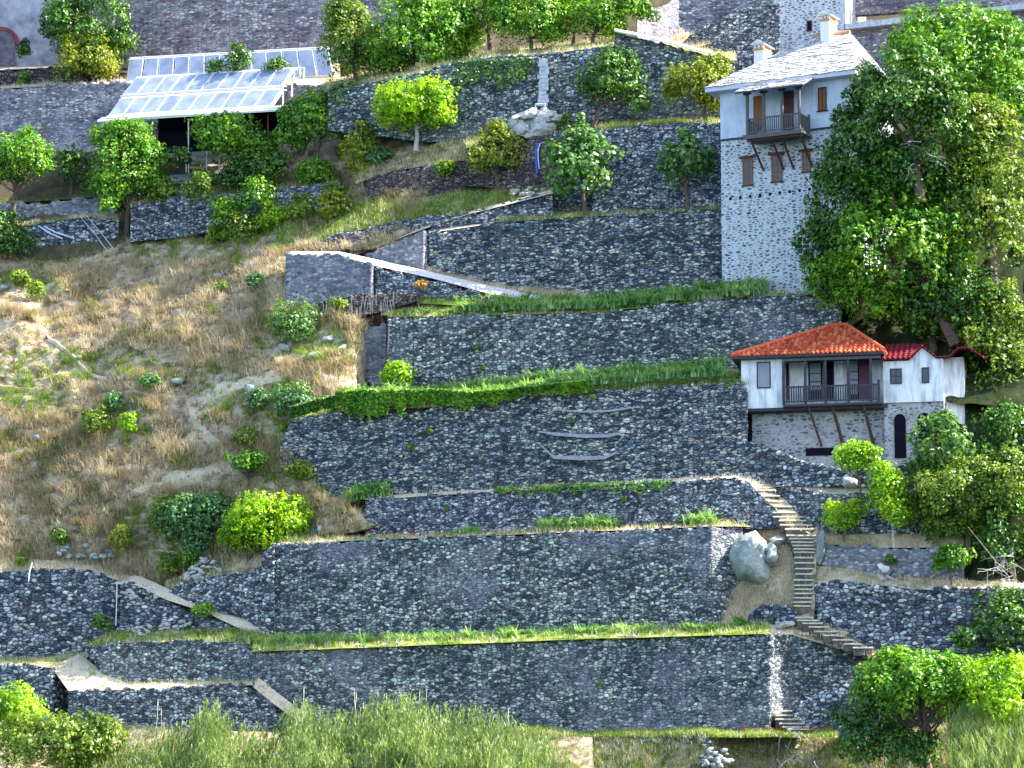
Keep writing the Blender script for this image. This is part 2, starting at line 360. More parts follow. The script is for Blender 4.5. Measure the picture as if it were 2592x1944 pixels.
def wall(name, label, top, bot, D, mat=None, thick=.55, res=.095, jag=.12, batter=.05, parent=None, cat='stone wall', seed=0, x0=None, x1=None):
    mat = mat or M_STONE
    x0 = top[0][0] if x0 is None else x0; x1 = top[-1][0] if x1 is None else x1
    nx = max(4, int((x1-x0)/46/res)+1); xs = np.linspace(x0, x1, nx)
    ty = poly(top, xs); by = poly(bot, xs); Ds = poly(D, xs) if hasattr(D, '__len__') else np.full(nx, float(D))
    hgt = np.max(by-ty)/46; ny = max(3, int(hgt/res)+1); v = np.linspace(0, 1, ny)
    rs = np.random.default_rng(abs(int(x0*7+ty[0]))+seed)
    # ragged top: stones of ~0.3 m
    st = np.floor((xs-x0)/46/.3+.3*np.sin(xs*.05)).astype(int); jr = rs.random(st.max()+2)*2-1
    lift = jag*jr[st]
    H = np.clip((by-ty)/46, .02, None)
    py = by[None]+(ty-by)[None]*v[:, None]
    G = PA(np.broadcast_to(xs, py.shape), py, Ds[None]+batter*H[None]*v[:, None])
    G[..., 2] += (v**4)[:, None]*lift[None]
    # gentle bulge
    G[..., 1] += .05*noise2(G[..., 0]*.5, G[..., 2]*.5, 5)*np.clip(v*(1-v)*4, 0, 1)[:, None]
    mt = max(2, int(thick/.14)+1); tt = np.linspace(0, 1, mt)[1:]
    T = G[-1][None]+np.zeros((len(tt), 1, 3)); T[..., 1] += (tt*thick)[:, None]; T[..., 2] += .03*(rs.random(T.shape[:2])-.5)
    Bk = G[0][None].copy(); Bk[..., 1] += thick
    A = np.concatenate([G, T, Bk], 0); m = A.shape[0]; V = A.reshape(-1, 3)
    i = np.arange(m-1)[:, None]*nx+np.arange(nx-1)[None]
    F = np.stack([i, i+1, i+nx+1, i+nx], -1).reshape(-1, 4)
    # end caps as fans of quads between front column and back
    extra = []; nv = len(V); capV = []
    for e in (0, nx-1):
        colm = np.arange(ny)*nx+e; bp = G[:, e].copy(); bp[:, 1] += thick; base = nv+len(capV); capV += list(bp)
        for k in range(ny-1):
            q = [colm[k], colm[k+1], base+k+1, base+k]; extra.append(q if e == 0 else q[::-1])
    V = np.concatenate([V, np.array(capV)]); F = np.concatenate([F, np.array(extra)])
    o = mesh_np(name, V, F, mat, parent)
    if parent is None: tag(o, label, cat)
    return o

# fallback hill body behind everything
pyl = np.array([-400, 0, 150, 300, 560, 800, 1000, 1250, 1450, 1650, 1850, 2100, 2600], float)
dl = np.array([46, 40, 34, 29, 22.5, 19, 14.5, 11, 8.5, 6, 4.5, 1, -12], float)
xs = np.linspace(-700, 3300, 70); ys = np.linspace(-400, 2600, 60)
X, Yy = np.meshgrid(xs, ys); G = PA(X, Yy, np.interp(Yy, pyl, dl)); G[..., 1] += .6*noise2(X/200, Yy/200, 9)
i = np.arange(59)[:, None]*70+np.arange(69)[None]; F = np.stack([i, i+70, i+71, i+1], -1).reshape(-1, 4)
tag(mesh_np('terrain', G.reshape(-1, 3), F, M_SOIL, smooth=True), kind='structure')
mb = MB(); zs = CAM[2]-1.8; mb.add([(-1500, -1200, zs), (1500, -1200, zs), (1500, 60, zs), (-1500, 60, zs)], [(0, 1, 2, 3)]); tag(mb.build('water', M_SEA), kind='structure')
mb = MB(); zz = 32; mb.add([(-900, 52, zz), (900, 40, zz), (1100, 700, 160), (-1100, 700, 160)], [(0, 1, 2, 3)]); tag(mb.build('hill', M_SCRUB), kind='structure')

# the long hillside on the left
CTRL = np.array([(-250, 1450, 6.3), (0, 1440, 6.3), (300, 1440, 6.0), (600, 1400, 5.4), (750, 1340, 5.4), (0, 1560, 6), (500, 1560, 5.6), (0, 1200, 8.6), (400, 1200, 7.8), (750, 1200, 6.7), (660, 1100, 7.6), (0, 1000, 11.8), (400, 1000, 10.8),
    (720, 1020, 8.4), (860, 1000, 8.3), (0, 800, 15.4), (400, 800, 14.6), (700, 820, 12.2), (900, 900, 10.6), (900, 800, 12.2), (0, 700, 19.3), (400, 660, 19.6), (700, 630, 17.2), (720, 720, 13.8), (900, 610, 18.2), (950, 690, 13.0),
    (-250, 650, 21.6), (100, 655, 21.7), (250, 645, 21.5), (100, 565, 24), (400, 605, 21.6), (400, 500, 23.2), (550, 585, 21.8), (550, 490, 23.4), (700, 545, 21.9), (850, 535, 22.1), (850, 470, 23.6), (1150, 520, 19.0), (1150, 450, 20.8), (950, 500, 20.6), (1400, 400, 19.9), (1400, 520, 17.9), (1050, 370, 22), (750, 420, 25.5), (1250, 350, 21.9), (-250, 480, 26), (100, 480, 26.5), (400, 420, 27)], float)
def rbf(px, py):
    c = CTRL[:, :2]/400.; d = np.linalg.norm(c[:, None]-c[None], axis=2)
    A = np.block([[d, np.ones((len(c), 1)), c], [np.ones((1, len(c))), np.zeros((1, 3))], [c.T, np.zeros((2, 3))]])
    A[:len(c), :len(c)] -= .02*np.eye(len(c))
    sol = np.linalg.solve(A, np.concatenate([CTRL[:, 2], np.zeros(3)]))
    q = np.stack([px, py], -1)/400.; dd = np.linalg.norm(q[..., None, :]-c, axis=-1)
    return dd@sol[:len(c)]+sol[len(c)]+q@sol[len(c)+1:]
BND = np.array([(330, 1450), (440, 1450), (500, 1400), (560, 1180), (600, 1080), (638, 940), (650, 740), (700, 735), (775, 735), (800, 890), (830, 900), (960, 870), (1000, 860), (1050, 745), (1250, 800), (1340, 930), (1365, 760), (1420, 680), (1500, 640), (1570, 600)], float)
def hill_D(px, py):
    D = rbf(px, py); D = np.where(py > 1440, np.maximum(D, 5.9), D); b = np.interp(py, BND[:, 0], BND[:, 1]); e = np.clip((px-b)/120, 0, 1)
    return D+6*e*e*(3-2*e)
nxh, nyh = 420, 330
xs = np.linspace(-260, 1500, nxh); ys = np.linspace(1560, 345, nyh)
X, Yy = np.meshgrid(xs, ys); Dh = hill_D(X, Yy)
HG = PA(X, Yy, Dh)
lump = .55*noise2(HG[..., 0]*.33, HG[..., 2]*.42, 21)+.28*noise2(HG[..., 0]*1.1, HG[..., 2]*1.3, 33)+.10*noise2(HG[..., 0]*4, HG[..., 2]*4, 41)
HG[..., 1] -= lump*.7; HG[..., 2] += lump*.5
i = np.arange(nyh-1)[:, None]*nxh+np.arange(nxh-1)[None]; F = np.stack([i, i+1, i+nxh+1, i+nxh], -1).reshape(-1, 4)
tag(mesh_np('hillside', HG.reshape(-1, 3), F, M_SCRUB, smooth=True), kind='structure')
def on_hill(px, py):
    a = np.clip((np.asarray(px, float)+260)/1760*(nxh-1), 0, nxh-1.01); b = np.clip((1560-np.asarray(py, float))/1215*(nyh-1), 0, nyh-1.01)
    ia = a.astype(int); ib = b.astype(int); fa = (a-ia)[..., None]; fb = (b-ib)[..., None]
    return (HG[ib, ia]*(1-fa)+HG[ib, ia+1]*fa)*(1-fb)+(HG[ib+1, ia]*(1-fa)+HG[ib+1, ia+1]*fa)*fb
#=====PART2=====
# ------------------------------------------------------------------ terrace walls
W = wall
W('retaining_wall', 'lowest long dark terrace wall with a pale mortared foot and a sunlit corner strip at its right end', [(640, 1652), (900, 1637), (1500, 1617), (1950, 1603), (2008, 1605), (2090, 1610), (2130, 1612), (2230, 1665)], [(640, 1800), (740, 1862), (1400, 1862), (1950, 1856), (1952, 1812), (2008, 1800), (2230, 1790)], [(640, 0), (1950, 0), (2008, 2.3), (2230, 3.4)], M_WALL_LOW)
W('retaining_wall', 'tall long terrace wall below the poppies ending beside the big sunlit boulder', [(690, 1380), (760, 1374), (1300, 1353), (1806, 1332), (1880, 1333)], [(690, 1605), (900, 1625), (1806, 1600), (1830, 1590), (1880, 1500)], [(690, 3), (1802, 3), (1880, 4.7)], M_WALL_LOW)
W('retaining_wall', 'rough buttress of stacked stones against the left end of the tall terrace wall', [(662, 1412), (672, 1398), (694, 1384)], [(662, 1600), (672, 1610), (694, 1610)], 2.7, M_STONE_B)
W('retaining_wall', 'curved low wall beside the pale path left of the tall terrace wall', [(428, 1492), (470, 1475), (520, 1462), (600, 1448), (665, 1440)], [(428, 1500), (470, 1520), (540, 1545), (620, 1565), (665, 1600)], [(428, 4.4), (600, 3.6), (665, 3.2)])
W('retaining_wall', 'low dark wall carrying the thin pale path below the widest wall', [(925, 1264), (1200, 1247), (1600, 1224), (1860, 1209), (1895, 1222), (1960, 1290), (2000, 1330)], [(925, 1368), (1500, 1350), (2000, 1336)], [(925, 4.9), (1860, 4.9), (2000, 5.4)])
W4 = W('retaining_wall', 'widest dark wall with curved pale mortar bands left of the red roofed house', [(706, 1150), (737, 1062), (860, 1040), (1050, 1045), (1110, 1030), (1370, 1003), (1600, 985), (1860, 968), (1893, 985)], [(706, 1180), (760, 1235), (850, 1262), (1300, 1238), (1893, 1208)], 6.5, M_STONE_C)
W('retaining_wall', 'rubble footing under the red roofed house next to the arches', [(1888, 1112), (1990, 1150), (2080, 1180), (2320, 1180)], [(1888, 1215), (2000, 1232), (2320, 1232)], [(1888, 6.3), (2320, 6.3)], M_STONE_B)
W('retaining_wall', 'dark terrace wall between the two long rows of strap leaved plants', [(982, 804), (1300, 797), (1500, 792), (1880, 752), (2130, 745)], [(982, 980), (1300, 968), (1880, 940), (2130, 935)], 11, M_WALL_LOW)
W('retaining_wall', 'short pale return wall left of the vertical joint below the dry bank', [(916, 838), (938, 826), (978, 822)], [(916, 950), (940, 975), (978, 985)], 11.9, M_STONE_L)
W('retaining_wall', 'large dark wall left of the white tower foot with a black downpipe at its left end', [(1085, 592), (1262, 562), (1500, 547), (1832, 530)], [(1085, 705), (1262, 745), (1500, 752), (1832, 745)], 15, M_STONE_C)
W('retaining_wall', 'pale grey triangular wall with a sunlit right edge above the concrete ramp', [(925, 642), (1000, 614), (1074, 586), (1085, 590)], [(925, 648), (1000, 668), (1074, 690), (1085, 692)], [(925, 15.4), (1072, 14.6), (1085, 15.3)], M_STONE_L)
W('retaining_wall', 'square mortared pier at the head of the concrete ramp', [(723, 641), (850, 643), (940, 668), (950, 672)], [(723, 776), (850, 772), (950, 742)], [(723, 12.6), (941, 12.6), (950, 13.2)], M_STONE_L)
W('retaining_wall', 'low dry wall tapering under the concrete ramp', [(950, 676), (1100, 710), (1240, 748), (1262, 760)], [(950, 755), (1050, 762), (1262, 775)], 12.9)
W('retaining_wall', 'rubble bank wall covered in dead stalks below the square pier', [(800, 765), (880, 750), (960, 744), (1060, 745)], [(800, 800), (880, 812), (960, 790), (1060, 762)], [(800, 12.4), (1060, 12.2)], M_STONE_RUST)
W('retaining_wall', 'rough wall with a slanting top behind the two round fig bushes', [(1500, 470), (1560, 450), (1600, 437), (1665, 410), (1720, 392), (1832, 365)], [(1500, 548), (1832, 540)], 16.4, M_STONE)
W('retaining_wall', 'upper terrace wall behind the round fig bushes joined to the white tower', [(1392, 338), (1500, 328), (1560, 322), (1700, 314), (1832, 311)], [(1392, 550), (1832, 538)], 17.6)
W('retaining_wall', 'short rough wall with a white stained end beside the blue pipe', [(1180, 372), (1250, 360), (1345, 352), (1398, 345)], [(1180, 470), (1300, 480), (1398, 490)], [(1180, 18.6), (1340, 17.9), (1398, 17.3)], M_STONE_RUST)
W9 = W('retaining_wall', 'high terrace wall with a chalky stain and a sloping white capped parapet', [(830, 232), (1000, 196), (1085, 176), (1120, 164), (1240, 143), (1380, 136), (1556, 114), (1558, 84), (1600, 92), (1700, 116), (1820, 148), (1860, 155)], [(830, 330), (1085, 360), (1300, 345), (1860, 320)], 21, M_WALL_LOW, jag=.05)
W('retaining_wall', 'big rising wall behind the small chimney of the tower', [(1700, 125), (1740, 96), (1770, 76), (1830, 50), (1868, 22), (1975, 6)], [(1700, 155), (1820, 190), (1975, 210)], 27, M_STONE)
W('ruined_wall', 'sunlit broken stone wall with a dark slot above the sloping parapet', [(1612, 42), (1630, 34), (1652, 34), (1656, 22), (1690, 8), (1718, -5)], [(1612, 120), (1660, 130), (1718, 100)], [(1612, 25.5), (1718, 29.5)], M_STONE_FAR)
W('retaining_wall', 'dim upper wall between the ruined sunlit wall and the far grey tower', [(1700, -160), (1975, -160)], [(1700, 90), (1975, 60)], 32.5, M_STONE_FAR)
W('retaining_wall', 'grey wall with a stone ledge under the iron fence behind the leafy trees', [(2138, 60), (2300, 45), (2600, 12), (2720, 0)], [(2138, 280), (2720, 260)], [(2138, 30), (2720, 30)], M_STONE_FAR)
W('retaining_wall', 'topmost shaded wall behind the iron fence', [(2138, -200), (2720, -200)], [(2138, 40), (2720, 0)], 34, M_STONE_FAR)
W('monastery_wall', 'highest pale rubble wall rising out of the picture behind the solar panels', [(268, -220), (1130, -220)], [(268, 175), (600, 160), (1130, 150)], 32.5, M_STONE_FAR, res=.12)
W12 = W('monastery_wall', 'pale plastered wall with a red brick arch in the top left corner', [(-120, -220), (290, -220)], [(-120, 190), (290, 178)], 31.5, plain('weathered_plaster', (.42, .41, .47), .9, .1, .5, 1.4), res=.12)
W('retaining_wall', 'narrow shaded wall strip under the brick arch', [(-120, 184), (0, 180), (130, 170), (300, 166)], [(-120, 232), (300, 215)], 29.2, M_STONE_RUST)
W('retaining_wall', 'broad pale rubble wall with small drain holes left of the solar panels', [(-120, 232), (0, 226), (150, 214), (300, 208), (860, 215)], [(-120, 570), (100, 560), (300, 530), (460, 470), (860, 400)], 27, M_STONE_FAR, res=.11)
W('retaining_wall', 'low smooth grey wall behind the trunk of the leftmost tree', [(-120, 520), (0, 514), (60, 510), (80, 518), (235, 498), (290, 502)], [(-120, 580), (100, 572), (235, 552), (290, 556)], [(-120, 23), (290, 22.4)], M_STONE_L)
W('retaining_wall', 'dark broken wall under the two blue white pipes', [(50, 572), (120, 562), (200, 550), (300, 560)], [(50, 660), (200, 645), (300, 640)], 21.3, M_STONE_B)
W('retaining_wall', 'dry stone wall below the shelter half hidden by shrubs', [(330, 520), (420, 500), (480, 494), (560, 490), (700, 492)], [(330, 612), (480, 598), (560, 580), (700, 545)], [(330, 20.7), (700, 20.9)])
W('retaining_wall', 'short dry stone wall under the slender yellowish tree', [(690, 478), (770, 470), (860, 462)], [(690, 530), (770, 535), (860, 530)], 21.2)
W('retaining_wall', 'rusty brown wall band under the sloping grass in the centre', [(930, 452), (1000, 432), (1060, 425), (1190, 405), (1360, 395)], [(930, 505), (1060, 500), (1190, 480), (1360, 478)], [(930, 19.7), (1360, 18.6)], M_STONE_RUST)
W('retaining_wall', 'long thin wall edging the green slope above the triangular wall', [(752, 632), (790, 615), (850, 596), (930, 578), (1000, 562), (1100, 545), (1190, 536)], [(752, 648), (850, 648), (925, 642), (1080, 582), (1190, 556)], [(752, 17), (1190, 16.8)])
W('retaining_wall', 'low wall under the upper end of the thin stepped path', [(1090, 568), (1180, 538), (1280, 512), (1400, 486)], [(1090, 586), (1262, 562), (1400, 556)], [(1090, 16), (1400, 16.2)])
W('retaining_wall', 'large two toned rough wall at the lower left edge', [(-120, 1452), (0, 1446), (90, 1440), (190, 1437), (250, 1450), (303, 1475)], [(-120, 1690), (100, 1690), (215, 1665), (303, 1610)], 5, M_STONE_B)
W('retaining_wall', 'fan shaped rubble wall under the pale winding path', [(303, 1482), (325, 1468), (350, 1478), (400, 1510), (480, 1545), (620, 1596), (690, 1615)], [(303, 1620), (330, 1612), (480, 1600), (690, 1632)], [(303, 4.5), (480, 4.1), (690, 3.0)], M_STONE_B)
W('retaining_wall', 'lower left terrace wall with ragged plants along its top', [(212, 1632), (260, 1628), (400, 1623), (592, 1622), (630, 1640), (662, 1655)], [(212, 1640), (262, 1712), (330, 1738), (600, 1738), (662, 1800)], [(212, 2.4), (262, 1.4), (592, 1.2), (662, .6)], M_WALL_LOW)
W('retaining_wall', 'bottom left low wall ending at a sunlit corner beside a sloping path', [(172, 1748), (400, 1741), (600, 1729), (640, 1735), (700, 1790)], [(172, 1835), (400, 1845), (600, 1900), (700, 1930)], [(172, -1), (598, -1), (640, -.2), (700, -.4)])
W('retaining_wall', 'dark corner wall above the bright bush at the bottom left', [(-120, 1678), (0, 1680), (60, 1684), (130, 1690), (170, 1702)], [(-120, 1860), (170, 1860)], [(-120, .4), (130, .4), (170, 2)], M_STONE_B)
W('retaining_wall', 'bulging tall wall right of the stone stairs under the white topped stump', [(2040, 1490), (2052, 1474), (2100, 1470), (2200, 1478), (2330, 1492), (2480, 1486), (2620, 1490)], [(2040, 1560), (2090, 1590), (2200, 1655), (2300, 1700), (2620, 1720)], [(2040, 4.6), (2070, 3.6), (2300, 3.3), (2620, 4)], M_STONE_B)
W('retaining_wall', 'low shaded wall behind the white topped stump', [(2066, 1392), (2085, 1376), (2200, 1383), (2330, 1388), (2440, 1382)], [(2062, 1425), (2150, 1450), (2250, 1462), (2440, 1478)], [(2066, 5.4), (2440, 5.2)], M_STONE_L)
W('retaining_wall', 'rounded dry wall with a pale coping just below the house yard', [(1960, 1242), (1985, 1230), (2040, 1236), (2085, 1250), (2230, 1250), (2420, 1252)], [(1960, 1246), (2000, 1290), (2050, 1330), (2100, 1352), (2420, 1350)], [(1960, 6.0), (2085, 5.8), (2420, 5.8)])
W('retaining_wall', 'small dark rubble wall left of the stairs below the dry grass', [(1884, 1580), (1900, 1560), (1935, 1528), (2000, 1532), (2018, 1545)], [(1884, 1600), (1935, 1592), (2018, 1592)], [(1884, 3.2), (2018, 2.9)], M_STONE_B)
W('retaining_wall', 'small rounded wall right of the lowest stairs beside the green tree', [(2008, 1800), (2030, 1775), (2060, 1762), (2150, 1722), (2240, 1700)], [(2008, 1842), (2060, 1858), (2240, 1860)], [(2008, .9), (2060, -.2), (2240, -.4)], M_STONE_B)
W('retaining_wall', 'short wall stub below the grassy lip at the bottom edge', [(1596, 1874), (1620, 1866), (1780, 1862), (1800, 1872)], [(1596, 2010), (1800, 2010)], -1.6, M_STONE_B)
# pale mortar bands, stains, copings: parts of their walls
def band(parent, name, pts, D, wpx, mat, label=None, off=.10, th=.06):
    """thin proud strip following pixel points on a wall's plane"""
    mb = MB(); pr = None
    for (a, b) in zip(pts[:-1], pts[1:]):
        n = 3
        for k in range(n):
            s0, s1 = k/n, (k+1)/n
            q = []
            for s in (s0, s1):
                x = a[0]+(b[0]-a[0])*s; y = a[1]+(b[1]-a[1])*s; ww = (a[2] if len(a) > 2 else wpx)*(1-s)+(b[2] if len(b) > 2 else wpx)*s
                q.append((x, y-ww/2, y+ww/2))
            f = [P(q[0][0], q[0][2], D-off), P(q[1][0], q[1][2], D-off), P(q[1][0], q[1][2], D-off+th), P(q[0][0], q[0][2], D-off+th)]
            g = [P(q[0][0], q[0][1], D-off), P(q[1][0], q[1][1], D-off), P(q[1][0], q[1][1], D-off+th), P(q[0][0], q[0][1], D-off+th)]
            mb.hexa(f+g)
    o = mb.build(name, mat, parent)
    if label: o['label'] = label
    return o
M_BAND = plain('pale_mortar', (.38, .36, .40), .9, .1, .25, 5)
band(W4, 'mortar_band', [(1366, 1092, 3), (1400, 1098, 8), (1480, 1104, 9), (1540, 1103, 8), (1582, 1094, 4)], 6.5, 7, M_BAND, off=.16, th=.14)
band(W4, 'mortar_band', [(1366, 1125, 3), (1385, 1142, 6), (1402, 1157, 9), (1470, 1160, 10), (1530, 1158, 9), (1560, 1146, 4)], 6.5, 9, M_BAND, off=.16, th=.14)
band(W4, 'mortar_band', [(1400, 1036, 3), (1470, 1042, 4), (1540, 1040, 5), (1612, 1030, 3)], 6.5, 5, M_BAND, off=.16, th=.14)
# path-top coping lines
def coping(parent, top, D, wpx, depth=.6, name='coping', mat=M_COPE, rise=.10):
    mb = MB()
    for (a, b) in zip(top[:-1], top[1:]):
        L = abs(b[0]-a[0])/46; n = max(1, int(L/.8))
        for k in range(n):
            s0, s1 = k/n+.01/n, (k+1)/n-.01/n
            xa, ya = a[0]+(b[0]-a[0])*s0, a[1]+(b[1]-a[1])*s0; xb, yb = a[0]+(b[0]-a[0])*s1, a[1]+(b[1]-a[1])*s1
            A = P(xa, ya, D-.10); B = P(xb, yb, D-.10)
            up = np.array([0, 0, wpx/46.*.5]); bk = np.array([0, depth, rise]); j = np.array([0, 0, random.uniform(-.015, .015)])
            mb.hexa([A+j-up*.2, B+j-up*.2, B+bk+j-up*.2, A+bk+j-up*.2, A+up+j, B+up+j, B+bk+up+j, A+bk+up+j])
    return mb.build(name, mat, parent)
coping(W9, [(1556, 80), (1600, 88), (1700, 112), (1815, 143)], 20.9, 7, depth=.7, rise=.30)
mb = MB()
rs = random.Random(3)
for k in range(12):
    y0 = 148+k*10; y1 = y0+10.4; l0 = 1364-rs.uniform(-2, 5); r0 = 1386+rs.uniform(-3, 4)
    mb.hexa([P(l0, y1, 20.86), P(r0, y1, 20.86), P(r0, y1, 21), P(l0, y1, 21), P(l0+rs.uniform(-1, 1), y0, 20.9), P(r0, y0, 20.9), P(r0, y0, 21), P(l0, y0, 21)])
o = mb.build('lime_stain', M_STAIN, W9); o['label'] = 'chalky white stain running down the wall'
# brick arch with a blind niche
mb = MB(); cx, cy, R = 2, 112, 47
for k in range(15):
    a0 = math.pi*(k/15.); a1 = math.pi*((k+.9)/15.)
    q = []
    for r_ in (R-10, R):
        for a in (a0, a1): q.append((cx+r_*math.cos(a), cy-r_*.95*math.sin(a)))
    A, B, C_, D_ = q
    mb.hexa([P(*A, 31.3), P(*B, 31.3), P(*D_, 31.3), P(*C_, 31.3), P(*A, 31.6), P(*B, 31.6), P(*D_, 31.6), P(*C_, 31.6)])
o = mb.build('brick_arch', plain('red_brick', (.28, .07, .07), .9, .1, .4, 6), W12); o['label'] = 'dark red brick arch ring'
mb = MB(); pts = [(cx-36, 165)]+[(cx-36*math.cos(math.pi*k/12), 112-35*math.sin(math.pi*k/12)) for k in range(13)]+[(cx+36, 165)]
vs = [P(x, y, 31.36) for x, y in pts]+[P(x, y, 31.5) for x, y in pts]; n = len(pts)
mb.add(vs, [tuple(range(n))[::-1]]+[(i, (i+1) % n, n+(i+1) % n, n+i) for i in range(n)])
mb.build('blind_niche', plain('shaded_rubble', (.17, .15, .19), .9, .1, .5, 3), W12)  # flat plate on the wall, the niche's shade put into its colour

# ------------------------------------------------------------------ ledges, paths and banks
sheet('ledge_soil', [(640, 1650, -.1), (1500, 1617, 0), (1950, 1604, .1)], [(640, 1600, 3), (900, 1612, 3), (1950, 1575, 3)], M_GREENG, rough=.12, green=7, dry=5)
sheet('ledge_soil', [(1900, 1606, .5), (2012, 1606, 2.6), (2135, 1612, 2.6)], [(1900, 1580, 3.1), (2012, 1575, 3.4), (2150, 1600, 3.3)], M_PATH, dry=10, green=4)
sheet('ledge_soil', [(690, 1382, 3.4), (760, 1374, 3.4), (1300, 1353, 3.4), (1806, 1332, 3.4), (1900, 1333, 5)], [(690, 1350, 5.2), (930, 1360, 5.2), (1500, 1338, 5.2), (1900, 1320, 5.6)], M_DRYG, rough=.08, green=7, dry=10)
sheet('path', [(925, 1265, 5.4), (1200, 1248, 5.4), (1600, 1225, 5.4), (1860, 1210, 5.4), (1900, 1222, 5.4)], [(925, 1256, 6.7), (1200, 1239, 6.7), (1600, 1216, 6.7), (1860, 1201, 6.7), (1900, 1205, 6.7)], M_PATH, dry=3)
sheet('ledge_soil', [(700, 1100, 6.9), (740, 1062, 6.9), (860, 1040, 6.9), (1110, 1030, 6.9), (1370, 1003, 6.9), (1890, 972, 6.9)], [(850, 1000, 8.7), (985, 980, 11.1), (1300, 966, 11.1), (1500, 955, 11.1), (1700, 945, 11.1), (1890, 935, 11.1)], M_GREENG, rough=.15, green=8, dry=4)
sheet('ledge_soil', [(985, 803, 11.5), (1300, 797, 11.5), (1500, 792, 11.5), (1880, 752, 11.5), (2130, 745, 11.5)], [(960, 790, 12.6), (1250, 762, 13), (1500, 750, 15.1), (1880, 742, 15.1), (2130, 735, 15.5)], M_GREENG, rough=.15, green=6, dry=5)
sheet('ledge_soil', [(950, 762, 12.4), (1262, 778, 12.4)], [(950, 748, 12.8), (1262, 765, 13.1)], M_GREENG, green=20)
sheet('path', [(735, 644, 13.0), (860, 646, 13.0), (950, 672, 13.1), (1100, 706, 13.2), (1240, 744, 13.2), (1350, 762, 13.2)], [(735, 636, 14.5), (860, 637, 14.5), (950, 656, 14.5), (1100, 690, 14.5), (1240, 722, 14.6), (1390, 752, 14.7)], M_CONC, rough=.01)
sheet('ledge_soil', [(1080, 694, 14.55), (1200, 716, 14.55), (1300, 735, 14.6), (1480, 756, 14.4)], [(1080, 684, 15.1), (1200, 712, 15.1), (1300, 735, 15.1), (1480, 746, 15.1)], M_DRYG, dry=120, rough=.2)
sheet('ledge_soil', [(1262, 563, 15.4), (1500, 548, 15.4), (1832, 531, 15.4)], [(1262, 545, 16.5), (1500, 540, 17.7), (1832, 532, 17.7)], M_GREENG, green=25, dry=25)
sheet('path', [(1085, 590, 15.3), (1262, 563, 15.5), (1330, 556, 15.5)], [(1085, 583, 16.2), (1262, 558, 16.5), (1330, 552, 16.6)], M_PATH)
sheet('path', [(900, 645, 16.3), (1080, 577, 15.9), (1190, 541, 15.9), (1400, 489, 16.0)], [(900, 640, 17.0), (1080, 572, 16.9), (1190, 535, 16.9), (1400, 478, 16.9)], M_PATH)
sheet('ledge_soil', [(1392, 340, 18), (1700, 316, 18), (1832, 313, 18)], [(1392, 328, 21.1), (1700, 308, 21.1), (1832, 303, 21.1)], M_DRYG, green=20, dry=8)
sheet('ledge_soil', [(1180, 374, 19), (1345, 354, 18.4), (1400, 347, 17.9)], [(1180, 345, 21.1), (1300, 338, 21.1), (1400, 330, 21.1)], M_DRYG, green=18, dry=14)
sheet('ledge_soil', [(820, 234, 21.5), (1085, 178, 21.5), (1240, 145, 21.5), (1380, 138, 21.5), (1560, 116, 21.5), (1860, 152, 21.4)], [(820, 200, 27), (1085, 165, 28), (1240, 132, 28), (1380, 118, 28), (1560, 100, 28), (1860, 140, 27)], M_DRYG, green=6, dry=10, rough=.3)
sheet('dry_slope', [(1690, 160, 22), (1740, 125, 26), (1800, 110, 26.8)], [(1600, 135, 28), (1660, 110, 29.5), (1720, 75, 30)], M_DRYG, dry=12)
sheet('ledge_soil', [(-120, 232, 27.5), (150, 216, 27.5), (300, 210, 27.5), (860, 217, 27.5)], [(-120, 226, 29.3), (150, 208, 29.3), (300, 200, 32), (860, 150, 32.4)], M_DRYG, dry=4)
sheet('ledge_soil', [(-120, 184, 29.7), (130, 171, 29.7), (300, 167, 29.7)], [(-120, 176, 31.6), (130, 165, 31.6), (300, 160, 31.6)], M_PATH)
sheet('ledge_soil', [(-120, 575, 21.5), (60, 573, 21.5), (200, 551, 21.5), (300, 560, 21.5)], [(-120, 566, 23.1), (60, 563, 23.1), (235, 546, 22.6), (300, 548, 22.7)], M_DRYG, dry=25, green=12)
sheet('ledge_soil', [(-120, 520, 23.4), (60, 512, 23.2), (235, 500, 22.9), (290, 503, 22.9)], [(-120, 505, 27), (60, 500, 27), (235, 485, 27), (290, 480, 27)], M_SOIL, green=5)
sheet('ledge_soil', [(330, 522, 21.1), (480, 496, 21.1), (560, 491, 21.1), (700, 493, 21.2), (860, 463, 21.6)], [(330, 460, 25), (480, 462, 25), (560, 455, 25), (700, 440, 25.5), (860, 400, 27)], M_SCRUB, green=14, dry=10, rough=.3)
sheet('green_slope', [(700, 640, 17.2), (790, 616, 17.3), (850, 597, 17.3), (1000, 563, 17.3), (1190, 537, 17.2), (1400, 488, 16.8)], [(700, 560, 20.5), (860, 525, 21.1), (935, 503, 19.8), (1060, 498, 19.6), (1190, 478, 19.2), (1400, 470, 18.2)], M_GREENG, n=100, m=16, rough=.35, green=45, dry=16)
sheet('green_slope', [(900, 465, 20.1), (1000, 432, 20), (1190, 404, 19.4), (1370, 395, 19)], [(900, 420, 21), (1000, 388, 21), (1190, 350, 21.1), (1370, 340, 21.1)], M_SCRUB, n=80, m=14, rough=.35, green=24, dry=55)
sheet('ledge_soil', [(-120, 1690, .8), (100, 1686, .8), (175, 1702, 1.5)], [(-120, 1670, 5), (100, 1665, 5), (240, 1648, 4.6)], M_DRYG, green=12, dry=8)
sheet('path', [(130, 1690, 1.4), (175, 1750, -.6), (330, 1746, -.6), (640, 1734, -.5)], [(200, 1655, 3.4), (262, 1700, 1.6), (330, 1728, 1.5), (640, 1722, 1.0)], M_PATH, dry=5, green=3)
